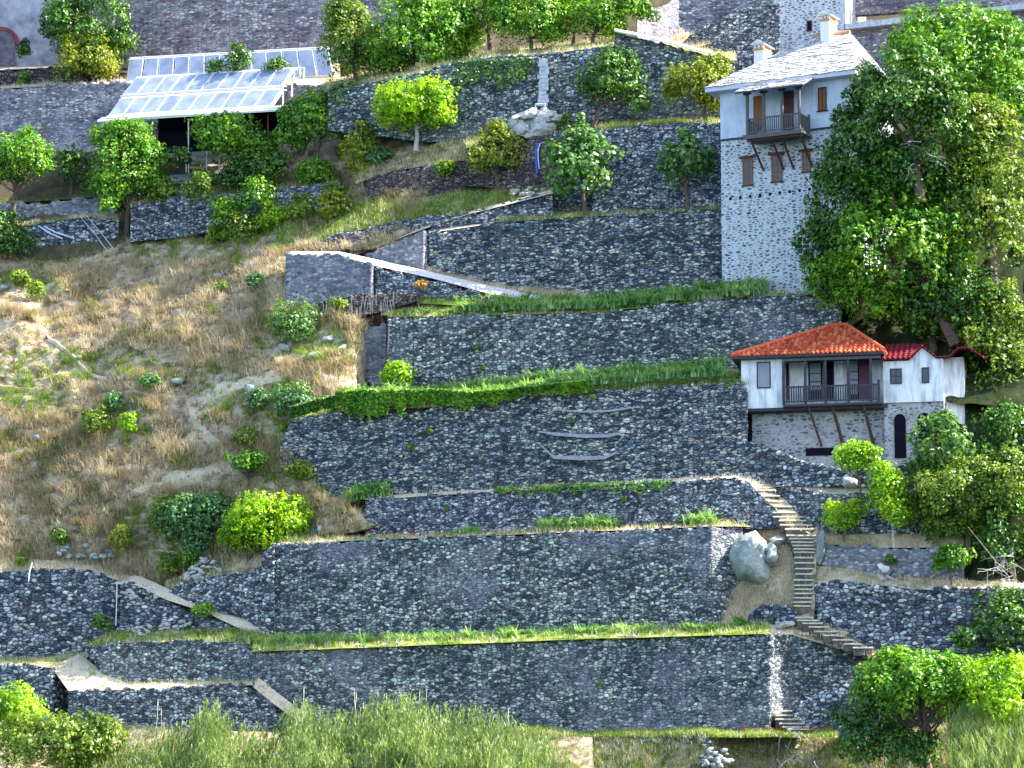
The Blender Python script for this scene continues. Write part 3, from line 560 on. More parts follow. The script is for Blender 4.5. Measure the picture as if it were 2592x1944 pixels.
sheet('ledge_soil', [(212, 1634, 2.7), (400, 1624, 1.7), (592, 1624, 1.6), (665, 1655, 1.2)], [(290, 1606, 4.5), (400, 1596, 4.3), (592, 1600, 3.2), (690, 1605, 3.1)], M_DRYG, green=40, dry=12, rough=.2)
sheet('path', [(640, 1738, -.2), (690, 1780, -.3), (760, 1830, -.4)], [(655, 1715, .1), (700, 1752, .05), (780, 1812, 0)], M_PATH, dry=8)
sheet('path', [(290, 1478, 5), (350, 1482, 4.3), (420, 1518, 4.0), (520, 1550, 3.6), (620, 1598, 3.2), (740, 1625, 2.8)], [(290, 1462, 6), (350, 1456, 5.6), (430, 1492, 4.6), (520, 1535, 4.2), (625, 1562, 3.7), (740, 1612, 3.1)], M_PATH, rough=.05)
sheet('path', [(-120, 1456, 5.4), (0, 1448, 5.4), (190, 1439, 5.4), (250, 1452, 5.3), (310, 1474, 5.2)], [(-120, 1425, 6.2), (0, 1416, 6.2), (190, 1420, 6.1), (250, 1432, 6), (340, 1462, 5.7)], M_DRYG, dry=30)
sheet('ledge_soil', [(420, 1496, 4.9), (520, 1464, 4.2), (665, 1442, 3.8)], [(420, 1470, 5.4), (520, 1435, 5.0), (700, 1395, 4.8)], M_SCRUB, dry=15, green=14)
# yard and slopes on the right
sheet('yard_soil', [(1885, 1228, 6.2), (1985, 1232, 6.3), (2085, 1250, 6.2), (2420, 1252, 6.2)], [(1885, 1206, 6.7), (1985, 1212, 6.9), (2085, 1214, 7.0), (2420, 1200, 8)], M_PATH, m=8, rough=.12, dry=8)
sheet('ledge_soil', [(2040, 1345, 5.2), (2085, 1377, 5.7), (2200, 1386, 5.8), (2440, 1386, 5.6)], [(2040, 1325, 5.9), (2100, 1348, 5.9), (2250, 1350, 5.9), (2440, 1345, 5.9)], M_DRYG, rough=.12, dry=12)
sheet('ledge_soil', [(2040, 1492, 4.9), (2060, 1474, 4.1), (2200, 1480, 3.9), (2330, 1494, 3.9), (2620, 1490, 4.6)], [(2050, 1430, 5.3), (2120, 1436, 5.3), (2250, 1458, 5.3), (2330, 1462, 5.3), (2620, 1478, 5.3)], M_DRYG, rough=.12, dry=14, green=3)
sheet('dry_slope', [(1812, 1610, 3.3), (1880, 1600, 3.5), (1935, 1540, 3.7), (2012, 1545, 3.5)], [(1850, 1334, 5.6), (1880, 1330, 6.0), (1960, 1325, 6.0), (2022, 1330, 5.9)], M_DRYG, n=60, m=26, rough=.3, dry=80)
sheet('stair_bed', [(1860, 1214, 6.0), (1900, 1230, 5.6), (1960, 1300, 5.3), (2010, 1345, 5.15)], [(1900, 1200, 6.8), (1960, 1235, 6.2), (2010, 1290, 5.8), (2045, 1345, 5.45)], M_DRYG, rough=.08, dry=10)
sheet('stair_bed', [(2004, 1585, 3.1), (2060, 1585, 3.1)], [(2004, 1335, 5.6), (2070, 1335, 5.6)], M_SCRUB, n=16, m=24, rough=.15, dry=12)
sheet('stair_bed', [(1990, 1604, 2.5), (2120, 1640, 2.5), (2230, 1668, 2.4)], [(2010, 1555, 3.5), (2120, 1600, 3.5), (2230, 1655, 3.3)], M_DRYG, n=30, m=8, rough=.1, dry=20)
# bottom lip and bank
sheet('grass_lip', [(1320, 1850, -1.3), (1400, 1862, -1.3), (1600, 1864, -1.4), (1800, 1866, -1.4), (2120, 1866, -1.4)], [(1320, 1838, .2), (1400, 1858, .2), (1600, 1856, .2), (1800, 1852, .2), (2120, 1845, .2)], M_GREENG, rough=.15, green=90, dry=25)
sheet('earth_bank', [(1300, 2150, -4.5), (1500, 2150, -4.5), (1790, 2150, -3), (1850, 2150, -2.0), (2150, 2150, -2.0), (2700, 2150, -2)], [(1300, 1842, -1.2), (1500, 1864, -1.3), (1790, 1866, -1.3), (1850, 1868, .8), (2150, 1868, .8), (2700, 1800, 1.5)], M_SCRUB, n=120, m=20, rough=.5, dry=40, green=45)
sheet('foreground_slope', [(-260, 2300, -13), (1500, 2300, -13)], [(-260, 1800, -.5), (600, 1850, -1.4), (900, 1862, -.6), (1400, 1862, -1.4), (1500, 1864, -1.5)], M_SCRUB, n=100, m=16, rough=.4, green=5)
M_UNDER = ground_mat('shaded_undergrowth', [(.3, (.015, .02, .012)), (.55, (.035, .05, .02)), (.75, (.08, .08, .05))])  # shade under the trees is put into this near-black ground colour
# dark gully on the right
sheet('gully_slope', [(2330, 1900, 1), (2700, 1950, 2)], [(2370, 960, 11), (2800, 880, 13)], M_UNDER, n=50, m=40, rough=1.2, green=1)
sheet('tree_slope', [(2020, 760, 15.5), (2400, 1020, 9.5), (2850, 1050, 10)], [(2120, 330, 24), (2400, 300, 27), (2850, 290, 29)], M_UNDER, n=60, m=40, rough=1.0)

# winding paths on the hillside
def ribbon(name, pts, mat, off=.06):
    a = np.array(pts, float); t = np.linspace(0, len(a)-1, 14*len(a)); ti = np.arange(len(a))
    x = np.interp(t, ti, a[:, 0]); y = np.interp(t, ti, a[:, 1]); ww = np.interp(t, ti, a[:, 2])*(1+.25*noise2(t*2, t*0, 6))
    rows = []
    for s in np.linspace(-.5, .5, 5):
        q = on_hill(x+ww*s*.25, y+ww*s); q = q.copy(); q[:, 1] -= off*3*(1-abs(s)*2*.9); q[:, 2] += off*(1-abs(s)*2*.9); rows.append(q)
    G = np.stack(rows); n = len(t); i = np.arange(4)[:, None]*n+np.arange(n-1)[None]
    F = np.stack([i+n, i+n+1, i+1, i], -1).reshape(-1, 4); tag(mesh_np(name, G.reshape(-1, 3), F, mat, smooth=True), kind='structure')
ribbon('path', [(905, 975, 26), (840, 962, 34), (740, 945, 28), (620, 965, 30), (520, 995, 34), (475, 1030, 50), (500, 1075, 60), (540, 1120, 50), (590, 1165, 30), (620, 1190, 25)], M_PATH)
ribbon('path', [(340, 1255, 20), (400, 1232, 30), (460, 1210, 36), (560, 1190, 40), (650, 1180, 30)], M_PATH)
ribbon('path', [(120, 855, 20), (170, 890, 16), (220, 935, 16), (270, 960, 14)], M_PATH)
ribbon('path', [(0, 985, 14), (150, 990, 12), (330, 1000, 12), (450, 1010, 14)], M_DRYG)

M_STEP = ground_mat('lit_tread', [(.3, (.50, .46, .38)), (.55, (.68, .64, .54)), (.75, (.80, .77, .68))], 3)  # paler than the riser: sunlight on the treads is put into this colour
M_RISER = ground_mat('shaded_riser', [(.3, (.06, .06, .06)), (.55, (.14, .13, .11)), (.75, (.30, .28, .22))], 3)  # same stone darkened: shade below the nosing is put into this colour
# ------------------------------------------------------------------ stone stairs
def stairs(name, label, pts, n, wm, nstep_w=None):
    root = empty(name, P(pts[0][0], pts[0][1], pts[0][2])); tag(root, label, 'stairs')
    a = np.array(pts, float); ti = np.linspace(0, 1, len(a))
    for k in range(n):
        s = (k+.5)/n; x, y, D, ww = [np.interp(s, ti, a[:, c]) for c in range(4)]; ww = ww/46*random.uniform(.9, 1.1)
        c = P(x, y, D); h = .16; d = .42; mb = MB(); r = [random.uniform(-.05, .05) for _ in range(6)]
        A = [c+[-ww/2+r[0], -d/2+r[1], -h-.25], c+[ww/2+r[2], -d/2+r[3], -h-.25], c+[ww/2, d/2, -h-.25], c+[-ww/2, d/2, -h-.25]]
        zt = [0, 0, h+.18+r[4]*.3]; mb.hexa(A+[q+zt for q in A]); o = mb.build('step', M_RISER, root)
        mb = MB(); sl = [A[0]+[-.04, -.09, 0], A[1]+[.04, -.07, 0], A[2], A[3]]; mb.hexa([q+zt+[0, 0, .003] for q in sl]+[q+zt+[0, 0, .085] for q in sl]); mb.build('tread_slab', M_STEP, o, bevel=.02)
stairs('stone_stairs', 'upper flight of pale stone steps descending from the house yard', [(1886, 1212, 6.3, 40), (1930, 1240, 6.0, 55), (1985, 1300, 5.7, 60), (2030, 1345, 5.45, 70)], 13, 1)
stairs('stone_stairs', 'straight middle flight of stone steps between the boulder and the bulging wall', [(2025, 1352, 5.3, 60), (2035, 1400, 4.8, 44), (2034, 1480, 4.1, 42), (2030, 1540, 3.5, 38)], 17, 1)
stairs('stone_stairs', 'lower flight of rough steps slanting down to the right', [(2028, 1560, 3.2, 46), (2060, 1582, 3.0, 46), (2120, 1615, 2.8, 46), (2195, 1645, 2.5, 40)], 9, 1)
stairs('stone_stairs', 'lowest short steps at the foot of the sunlit corner strip', [(1975, 1796, 1.6, 50), (1985, 1815, .9, 55), (2010, 1838, 0, 55), (2030, 1848, -.4, 60)], 6, 1)

# ------------------------------------------------------------------ boulders and rocks
def rock(name, label, px, py, D, wpx, hpx, mat, seed=0, depth=.8, tilt=0, cat='boulder', group=None, sub=3, sharp=.35, parent=None):
    import bmesh
    bm = bmesh.new(); bmesh.ops.create_icosphere(bm, subdivisions=sub, radius=1.0)
    rs = np.random.default_rng(seed); planes = rs.normal(size=(20, 3)); planes /= np.linalg.norm(planes, axis=1)[:, None]; dist = rs.uniform(.42, .8, 20)
    V = np.array([v.co[:] for v in bm.verts]); nrm = V.copy()
    for p_, d_ in zip(planes, dist):
        e = V@p_-d_; V = V-np.clip(e, 0, None)[:, None]*p_
    V = V*(1+.06*noise2(nrm[:, 0]*3+seed, nrm[:, 2]*3+nrm[:, 1]*2, seed)[:, None])
    V /= np.abs(V).max(axis=0)
    ww = wpx/46/2; hh = hpx/46/2
    c, s = math.cos(tilt), math.sin(tilt)
    V = np.stack([V[:, 0]*ww, V[:, 1]*ww*depth, V[:, 2]*hh], 1); V = np.stack([V[:, 0]*c-V[:, 2]*s, V[:, 1], V[:, 0]*s+V[:, 2]*c], 1)
    ctr = P(px, py, D); F = np.array([[v.index for v in f.verts] for f in bm.faces]); bm.free()
    o = mesh_np(name, V+ctr, F, mat, parent)
    if parent is None: tag(o, label, cat, group)
    return o
def hullrock(name, label, pts, D, depth, mat, seed=0, cat='boulder', parent=None, rough=.09):
    import bmesh
    rs = np.random.default_rng(seed); bm = bmesh.new(); c = np.mean(np.array(pts, float), 0)
    for (x, y) in pts:
        for s, dd in ((1.0, 0.), (.72, -.75), (.3, -1.), (.7, .8)):
            bm.verts.new(P(c[0]+(x-c[0])*s+rs.uniform(-3, 3)*(s < 1), c[1]+(y-c[1])*s+rs.uniform(-3, 3)*(s < 1), D+depth*dd*rs.uniform(.75, 1.1)))
    r = bmesh.ops.convex_hull(bm, input=bm.verts)
    bmesh.ops.delete(bm, geom=[v for v in bm.verts if not v.link_faces], context='VERTS')
    bmesh.ops.subdivide_edges(bm, edges=bm.edges[:], cuts=5, use_grid_fill=True); bmesh.ops.triangulate(bm, faces=bm.faces[:])
    V = np.array([v.co[:] for v in bm.verts]); bm.verts.index_update(); F = np.array([[v.index for v in f.verts] for f in bm.faces]); bm.free()
    V = V+np.stack([noise2(V[:, 0]*2.2+seed, V[:, 2]*2.2+V[:, 1], k, 4) for k in (1, 2, 3)], 1)*rough*2
    V[:, 2] -= np.abs(noise2(V[:, 0]*1.5+V[:, 2]*2, V[:, 2]*.4, 9, 2))*rough*1.5
    o = mesh_np(name, V, F, mat, parent)
    if parent is None: tag(o, label, cat)
    return o
hullrock('boulder', 'huge tilted grey green boulder on the dry slope left of the stairs', [(1878, 1354), (1912, 1340), (1940, 1368), (1952, 1420), (1946, 1466), (1925, 1482), (1880, 1470), (1850, 1448), (1834, 1412), (1846, 1372)], 4.5, 1.0, M_ROCK, 4, rough=.05)
hullrock('boulder', 'pale shoulder block leaning on the right of the huge boulder', [(1932, 1385), (1950, 1374), (1968, 1392), (1972, 1412), (1958, 1436), (1938, 1430)], 4.4, .7, M_ROCK, 6)
rock('rock', 'white squared rock on the dry slope just above the huge boulder', 1966, 1368, 5.0, 44, 26, M_ROCKW, 9, cat='rock')
rock('standing_slab', 'dark blue grey slab leaning upright at the end of the low shaded wall', 2078, 1390, 5.0, 24, 95, M_ROCK, 12, .6, -.2, cat='rock')
rock('rock', 'flat tilted white slab on the grass beside the lower steps', 1990, 1582, 2.6, 50, 20, M_ROCKW, 15, .8, .25, cat='rock')
rock('rock', 'rounded pale rock in front of the house yard', 2152, 1222, 6.2, 46, 26, M_ROCKW, 18, cat='rock')
rock('rock', 'small white rock on the terrace right of the stump', 2322, 1455, 5.0, 18, 18, M_ROCKW, 21, cat='rock')
t = hullrock('rock_outcrop', 'striated white rock outcrop below the chalky stain in the centre', [(1285, 330), (1292, 305), (1318, 280), (1350, 268), (1392, 276), (1422, 292), (1426, 315), (1400, 335), (1340, 348)], 19.3, .9, M_ROCKW, 23, cat='rock outcrop', rough=.14)
for k, (x, y, w_, h_) in enumerate([(1310, 322, 34, 20), (1372, 322, 40, 20), (1402, 300, 26, 15), (1328, 292, 34, 10), (1350, 338, 44, 12)]):
    hullrock('rock_slab', None, [(x-w_, y+h_*.6), (x-w_*.6, y-h_*.2), (x+w_*.3, y-h_), (x+w_, y-h_*.7), (x+w_*.8, y+h_*.4), (x, y+h_)], 18.5, .5, M_ROCKW, 30+k, parent=t)
def rubble(name, label, x0, x1, y0, y1, D0, D1, n, seed, s0=.18, s1=.38, mat=M_ROCKW):
    rs = random.Random(seed); root = empty(name, P((x0+x1)/2, y1, D0)); tag(root, label, 'stone pile')
    for k in range(n):
        v = rs.random(); x = x0+(x1-x0)*rs.random(); xc = (x-(x0+x1)/2)/((x1-x0)/2)
        y = y1+(y0-y1)*v*(1-.6*xc*xc)
        s = rs.uniform(s0, s1)*46; rock('stone', None, x, y, D0+(D1-D0)*v, s*1.3, s*.8, mat, seed*50+k, .8, rs.uniform(-.4, .4), sub=1, parent=root)
rubble('stone_pile', 'heap of loose pale stones under the dark green bushes beside the curved wall', 470, 570, 1412, 1475, 4.0, 4.8, 60, 3)
rubble('stone_pile', 'scattered white rubble above the ragged terrace wall at lower left', 330, 560, 1570, 1612, 3.3, 3.9, 70, 4, .14, .3)
rubble('stone_pile', 'pale stones spilling along the upper side of the winding path', 315, 400, 1480, 1515, 4.0, 4.6, 30, 5)
rubble('stone_pile', 'scree of grey rocks in the lower part of the dry hillside', 150, 290, 1335, 1412, 5.6, 7.0, 50, 6, .2, .45, M_ROCK)
rubble('stone_pile', 'white loose stones beside the wall stub at the bottom edge', 1775, 1850, 1885, 1940, -2.2, -1.6, 35, 7, .15, .35)
rubble('stone_pile', 'small pale stones below the gnarled stump', 2160, 2300, 1478, 1500, 3.3, 3.9, 30, 8, .14, .3)
rubble('stone_pile', 'loose stones around the foot of the blue pipe', 1290, 1400, 470, 492, 17.0, 17.4, 20, 9, .2, .4)
# rocks poking out of the hillside
HR = [(480, 735), (455, 790), (250, 745), (450, 965), (180, 965), (60, 960), (330, 720), (560, 700), (640, 985), (540, 1230), (200, 905), (720, 880), (830, 860), (400, 850), (90, 1110), (650, 760), (370, 1150), (10, 730), (590, 640), (280, 1130), (150, 1230), (860, 885), (795, 900)]
def ordn(k): k += 1; return str(k)+('th' if 10 <= k % 100 <= 20 else {1: 'st', 2: 'nd', 3: 'rd'}.get(k % 10, 'th'))
ORD = [ordn(k) for k in range(120)]
HR.sort(key=lambda q: q[1])
for k, (x, y) in enumerate(HR):
    c = on_hill([x], [y])[0]; Dd = c[1]+SH*(x-1296)-.2
    s = random.uniform(.35, .8)*46; o = rock('rock', ORD[k]+' highest of the grey rocks showing through the dry hillside grass', x, y, Dd, s*1.3, s*.7, M_ROCK, 100+k, .8, random.uniform(-.4, .4), cat='rock', group='rocks in the dry hillside', sub=2)
#=====PART3=====
# ------------------------------------------------------------------ building frame
class Fr:
    """u along the facade (right end nearer), d into the building, z world height"""
    def __init__(s, px, py, Y, th):
        s.O = PY(px, py, Y); a = math.radians(th); s.x = np.array([math.cos(a), -math.sin(a), 0]); s.y = np.array([math.sin(a), math.cos(a), 0])
    def loc(s, px, py, d=0.):
        r = ray(px, py); q = s.O+s.y*d; t = ((q-CAM)@s.y)/(r@s.y); p = CAM+r*t; return (p-s.O)@s.x, p[2]
    def W(s, u, d, z): q = s.O+s.x*u+s.y*d; return np.array([q[0], q[1], z])
    def box(s, mb, u0, u1, d0, d1, z0, z1):
        mb.hexa([s.W(u0, d0, z0), s.W(u1, d0, z0), s.W(u1, d1, z0), s.W(u0, d1, z0), s.W(u0, d0, z1), s.W(u1, d0, z1), s.W(u1, d1, z1), s.W(u0, d1, z1)])
    def B(s, name, mat, parent, *boxes, bevel=0, label=None):
        mb = MB()
        for b in boxes: s.box(mb, *b)
        o = mb.build(name, mat, parent, bevel=bevel)
        if label: o['label'] = label
        return o
    def pbox(s, px0, py0, px1, py1, d):   # pixel rectangle on plane d -> u0,u1,z0,z1
        a = s.loc(px0, py1, d); b = s.loc(px1, py0, d); c = s.loc(px0, py0, d); e = s.loc(px1, py1, d)
        return (a[0]+c[0])/2, (b[0]+e[0])/2, (a[1]+e[1])/2, (c[1]+b[1])/2
def grid_wall(fr, name, mat, parent, u0, u1, d0, d1, z0, z1, res=.1):
    """box with subdivided front and right faces for displaced masonry"""
    Vs = []; Fs = []; off = 0
    for (a, b) in (((u0, d0), (u1, d0)), ((u1, d0), (u1, d1)), ((u1, d1), (u0, d1)), ((u0, d1), (u0, d0))):
        L = math.hypot(b[0]-a[0], b[1]-a[1]); n = max(2, int(L/res)); m = max(2, int((z1-z0)/res))
        s = np.linspace(0, 1, n); z = np.linspace(z0, z1, m); S, Z = np.meshgrid(s, z)
        U = a[0]+(b[0]-a[0])*S; Dd = a[1]+(b[1]-a[1])*S
        G = fr.O[None, None]+fr.x*U[..., None]+fr.y*Dd[..., None]; G[..., 2] = Z
        i = np.arange(m-1)[:, None]*n+np.arange(n-1)[None]
        Fs.append(np.stack([i, i+1, i+n+1, i+n], -1).reshape(-1, 4)+off); Vs.append(G.reshape(-1, 3)); off += n*m
    top = np.array([fr.W(u0, d0, z1), fr.W(u1, d0, z1), fr.W(u1, d1, z1), fr.W(u0, d1, z1)]); Vs.append(top); Fs.append(np.array([[0, 1, 2, 3]])+off)
    return mesh_np(name, np.concatenate(Vs), np.concatenate(Fs), mat, parent)

# ------------------------------------------------------------------ the white tower
T = Fr(1828, 742, 10.2, 27)
root = empty('tower_house', T.W(4, 3, T.O[2])); tag(root, 'tall stone tower house with pale blue plastered top storey, slate roof and wooden balcony', 'tower house')
UR = T.loc(2150, 300)[0]; DP = 6.6
ze = T.loc(1980, 205, 0)[1]; zp = T.loc(1985, 336, 0)[1]; z0 = T.O[2]-1.2
grid_wall(T, 'stone_base', M_TOWER, root, 0, UR, 0, DP, z0, zp, .11)
pw = T.B('plaster_storey', M_PLASTER, root, (.0, UR+.02, -.04, DP, zp+.002, ze), bevel=.02)
T.B('string_course', M_DWOOD, root, (.02, UR, -.07, -.042, zp-.07, zp+.03), label='thin dark timber line under the plaster')
# roof
ov = .65; zeave = ze-.02
ur0 = T.loc(2056, 92, DP/2)[0]; ur1 = T.loc(2188, 82, DP/2)[0]; zr = T.loc(2120, 88, DP/2)[1]
e = [T.W(-ov, -ov, zeave), T.W(UR+ov, -ov, zeave), T.W(UR+ov, DP+ov, zeave), T.W(-ov, DP+ov, zeave)]
ur0 = min(max(ur0, 2.6), 5); ur1 = min(max(ur1, ur0+.8), UR-1.2)
r0 = T.W(ur0, DP/2, zr); r1 = T.W(ur1, DP/2, zr)
def slated(name, quads, mat, parent, res=.24, lift=.05, seed=0):
    """overlapping slate courses laid on roof planes; quads: (eaveL, eaveR, topR, topL)"""
    rs = random.Random(seed); mb = MB()
    for (a, b, c, d) in quads:
        a, b, c, d = map(np.asarray, (a, b, c, d)); nrm = np.cross(b-a, d-a); nrm = nrm/np.linalg.norm(nrm)
        if nrm[2] < 0: nrm = -nrm
        H = np.linalg.norm((c+d)/2-(a+b)/2); rows = max(2, int(H/res))
        for r in range(rows):
            t0 = r/rows-.012; t1 = min(1, (r+1.35)/rows)
            l0 = a+(d-a)*t0; r0_ = b+(c-b)*t0; l1 = a+(d-a)*t1; r1_ = b+(c-b)*t1; Wd = np.linalg.norm(r0_-l0); n = max(1, int(Wd/.42))
            cuts = [0]+sorted((k+rs.uniform(-.3, .3))/n for k in range(1, n))+[1]
            for s0, s1 in zip(cuts[:-1], cuts[1:]):
                h = lift*rs.uniform(.7, 1.5); j = (d-a)/max(np.linalg.norm(d-a), .01)*rs.uniform(-.05, .05)
                p0 = l0+(r0_-l0)*s0+j; p1 = l0+(r0_-l0)*s1+j; q1 = l1+(r1_-l1)*s1; q0 = l1+(r1_-l1)*s0
                mb.hexa([p0, p1, q1, q0, p0+nrm*h, p1+nrm*h, q1+nrm*.012, q0+nrm*.012])
    return mb.build(name, mat, parent)
rf = slated('roof', [(e[0], e[1], r1, r0), (e[1], e[2], r1, r1), (e[2], e[3], r0, r1), (e[3], e[0], r0, r0)], M_SLATE, root)
mb = MB(); mb.tube([r0+[0, 0, .06], r1+[0, 0, .06]], .13, 8); mb.build('ridge_cap', M_TERRA, rf)
mb = MB(); zt = zeave
base = [T.W(-ov, -ov, zt-.26), T.W(UR+ov, -ov, zt-.26), T.W(UR+ov, DP+ov, zt-.26), T.W(-ov, DP+ov, zt-.26)]
mb.hexa(base+[p-[0, 0, .01] for p in e]); mb.build('eaves_board', M_SOFFIT, root)
# solid under the slates
mb = MB(); mb.add(e+[r0, r1], [(0, 1, 5, 4), (1, 2, 5), (2, 3, 4, 5), (3, 0, 4), (3, 2, 1, 0)]); mb.build('roof_deck', M_DWOOD, root)
def chimney(px, pytop, pybase, d, ww, wd, label):
    u, zt = T.loc(px, pytop, d); zb = T.loc(px, pybase, d)[1]-.6; c = T.W(u, d, 0); a = math.radians(27)
    X = np.array([math.cos(a), -math.sin(a), 0]); Yv = np.array([math.sin(a), math.cos(a), 0])
    def bx(mb, w0, d0, za, zb_): mb.hexa([[*(c+X*sx*w0+Yv*sy*d0)[:2], z] for z in (za, zb_) for sx, sy in ((-1, -1), (1, -1), (1, 1), (-1, 1))])
    h = zt-zb
    mb = MB(); bx(mb, ww, wd, zb, zt-.52); o = mb.build('chimney', M_CHIM, rf, bevel=.02); o['label'] = label
    mb = MB(); bx(mb, ww+.05, wd+.05, zt-.52, zt-.45); bx(mb, ww+.03, wd+.03, zt-.45, zt-.40)
    mb.build('chimney_band', M_TERRA, o)
    mb = MB()
    for sx in (-1, 0, 1):
        for sy in (-1, 1):
            q = c+X*sx*(ww-.08)+Yv*sy*(wd-.08); mb.hexa([[*(q+X*i*.07+Yv*j*.07)[:2], z] for z in (zt-.4, zt-.22) for i, j in ((-1, -1), (1, -1), (1, 1), (-1, 1))])
    bx(mb, ww+.13, wd+.13, zt-.22, zt-.17)
    p = [[*(c+X*sx*(ww+.15)+Yv*sy*(wd+.15))[:2], zt-.168] for sx, sy in ((-1, -1), (1, -1), (1, 1), (-1, 1))]
    q0 = [*(c-Yv*(wd+.15))[:2], zt+.1]; q1 = [*(c+Yv*(wd+.15))[:2], zt+.1]
    mb.add(p+[q0, q1], [(0, 1, 4), (1, 2, 5, 4), (2, 3, 5), (3, 0, 4, 5)]); mb.build('chimney_cap', M_COPE, o)
chimney(1930, 110, 170, 3.4, .30, .58, 'lower left plastered chimney')
chimney(2097, 36, 92, 3.2, .28, .56, 'upper plastered chimney at the ridge')
# balcony
zb = T.loc(1980, 334, -1.5)[1]; ub0 = T.loc(1886, 338, -1.5)[0]; ub1 = T.loc(2026, 334, -1.5)[0]
T.B('balcony_floor', M_GWOOD, root, (ub0-.05, ub1+.1, -1.6, -.04, zb-.16, zb), (ub0-.1, ub1+.15, -1.66, -1.602, zb-.22, zb+.03), bevel=.01)
T.B('balcony_beam', M_BWOOD, root, (ub0+.1, ub1, -1.5, -1.3, zb-.32, zb-.162))
zc = T.loc(1966, 221, -2.1)[1]+.1
bp = []
for px in (1892, 1934, 1980, 2023):
    u = T.loc(px, 300, -1.5)[0]; bp.append(u)
    o = T.B('balcony_post', M_GWOOD, root, (u-.07, u+.07, -1.57, -1.43, zb+.002, zc+.02)); mb = MB()
    T.box(mb, u-.22, u+.22, -1.56, -1.44, zc-.16, zc-.02); mb.build('post_bracket', M_GWOOD, o)
zr0 = zb+.12; zr1 = zb+.98
mb = MB(); n = 24; ub0p = bp[0]; ub1p = bp[3]
T.box(mb, ub0p, ub1p, -1.54, -1.46, zr1-.07, zr1); T.box(mb, ub0p, ub1p, -1.53, -1.47, zr0, zr0+.06)
for k in range(n):
    u = ub0p+(ub1p-ub0p)*(k+.5)/n; T.box(mb, u-.025, u+.025, -1.525, -1.475, zr0+.062, zr1-.072)
mb.build('railing', M_GWOOD, root)
for uu in (ub0p, ub1p):
    mb = MB(); T.box(mb, uu-.04, uu+.04, -1.42, -.06, zr1-.07, zr1); T.box(mb, uu-.03, uu+.03, -1.42, -.06, zr0, zr0+.06)
    for k in range(9): T.box(mb, uu-.025, uu+.025, -1.34+k*.15, -1.29+k*.15, zr0+.062, zr1-.072)
    mb.build('railing', M_GWOOD, root)
T.B('railing_post', M_GWOOD, root, (ub1p-.05, ub1p+.05, -.18, -.06, zb, zr1+.2))
# canopy
zcw = ze-.30
zcf = T.loc(1966, 221, -2.1)[1]; zcw = T.loc(1975, 206, -.5)[1]
cf = [T.W(ub0-.35, -2.1, zcf), T.W(ub1+.45, -2.1, zcf), T.W(ub1+.45, -.5, zcw), T.W(ub0-.35, -.5, zcw)]
mb = MB(); mb.hexa([p-[0, 0, .09] for p in cf]+[p-[0, 0, .012] for p in cf]); mb.build('canopy_frame', M_DWOOD, root)
slated('canopy', [tuple(cf)], M_SLATE, root, seed=4)
def opening(fr, name, px0, py0, px1, py1, d, parent, fmat, pane, cols=2, rows=3, label=None, fw=.07, proud=.05, rowsplit=None):
    u0, u1, z0_, z1_ = fr.pbox(px0, py0, px1, py1, d)
    o = fr.B(name, fmat, parent, (u0, u0+fw, d-proud, d+.02, z0_, z1_), (u1-fw, u1, d-proud, d+.02, z0_, z1_), (u0+fw, u1-fw, d-proud, d+.02, z1_-fw, z1_), (u0+fw, u1-fw, d-proud, d+.02, z0_, z0_+fw))
    if label: o['label'] = label
    fr.B('pane', pane, o, (u0+fw*.9, u1-fw*.9, d-.024, d-.004, z0_+fw*.9, z1_-fw*.9))
    bars = []
    for c in range(1, cols): u = u0+(u1-u0)*c/cols; bars.append((u-.03, u+.03, d-proud+.005, d-.026, z0_+fw, z1_-fw))
    for r in range(1, rows):
        z = z0_+(z1_-z0_)*(r/rows if not rowsplit else rowsplit[r-1])
        ue = [u0+fw]+[u0+(u1-u0)*c/cols for c in range(1, cols)]+[u1-fw]
        for a, b in zip(ue[:-1], ue[1:]): bars.append((a+.032 if a > u0+fw else a, b-.032 if b < u1-fw else b, d-proud+.008, d-.028, z-.025, z+.025))
    if bars: fr.B('glazing_bar', fmat, o, *bars)
    return o, (u0, u1, z0_, z1_)
opening(T, 'balcony_door', 1908, 243, 1929, 332, -.04, root, M_OWOOD, M_OWOOD, 2, 3, 'orange brown panelled door')
opening(T, 'balcony_door', 1984, 230, 2010, 330, -.04, root, M_BWOOD, plain('plum_wood', (.12, .03, .05), .6), 2, 3, 'dark red double door')
o, q = opening(T, 'shutter_window', 2071, 221, 2093, 280, -.04, root, M_BWOOD, M_OWOOD, 2, 1, 'window with closed brown shutters')
T.B('sill', M_DWOOD, o, (q[0]-.08, q[1]+.08, -.14, -.045, q[2]-.06, q[2]-.002))
for k, (a, b, c, d_) in enumerate([(1880, 401, 1906, 468), (1953, 392, 1980, 459), (2030, 384, 2052, 434)]):
    o, q = opening(T, 'window', a, b, c, d_, -.01, root, M_OWOOD, M_GLASS, 2, 3, None, fw=.08, rowsplit=(.38, .66))
    T.B('lintel', M_BWOOD, o, (q[0]-.16, q[1]+.16, -.13, -.012, q[3]+.002, q[3]+.14)); T.B('sill', M_DWOOD, o, (q[0]-.05, q[1]+.05, -.10, -.012, q[2]-.07, q[2]-.002))
for (a, b), (c, d_) in zip([(1900, 349), (1952, 347), (1978, 345), (2024, 342)], [(1939, 430), (1988, 428), (2013, 425), (2062, 420)]):
    u0, zt_ = T.loc(a, b, -1.42); u1, zw = T.loc(c, d_, -.02); mb = MB()
    mb.tube([T.W(u0, -1.42, zb-.2), T.W((u0+u1)/2, -.02, zw)], .085, 4); mb.build('strut', M_BWOOD, root)
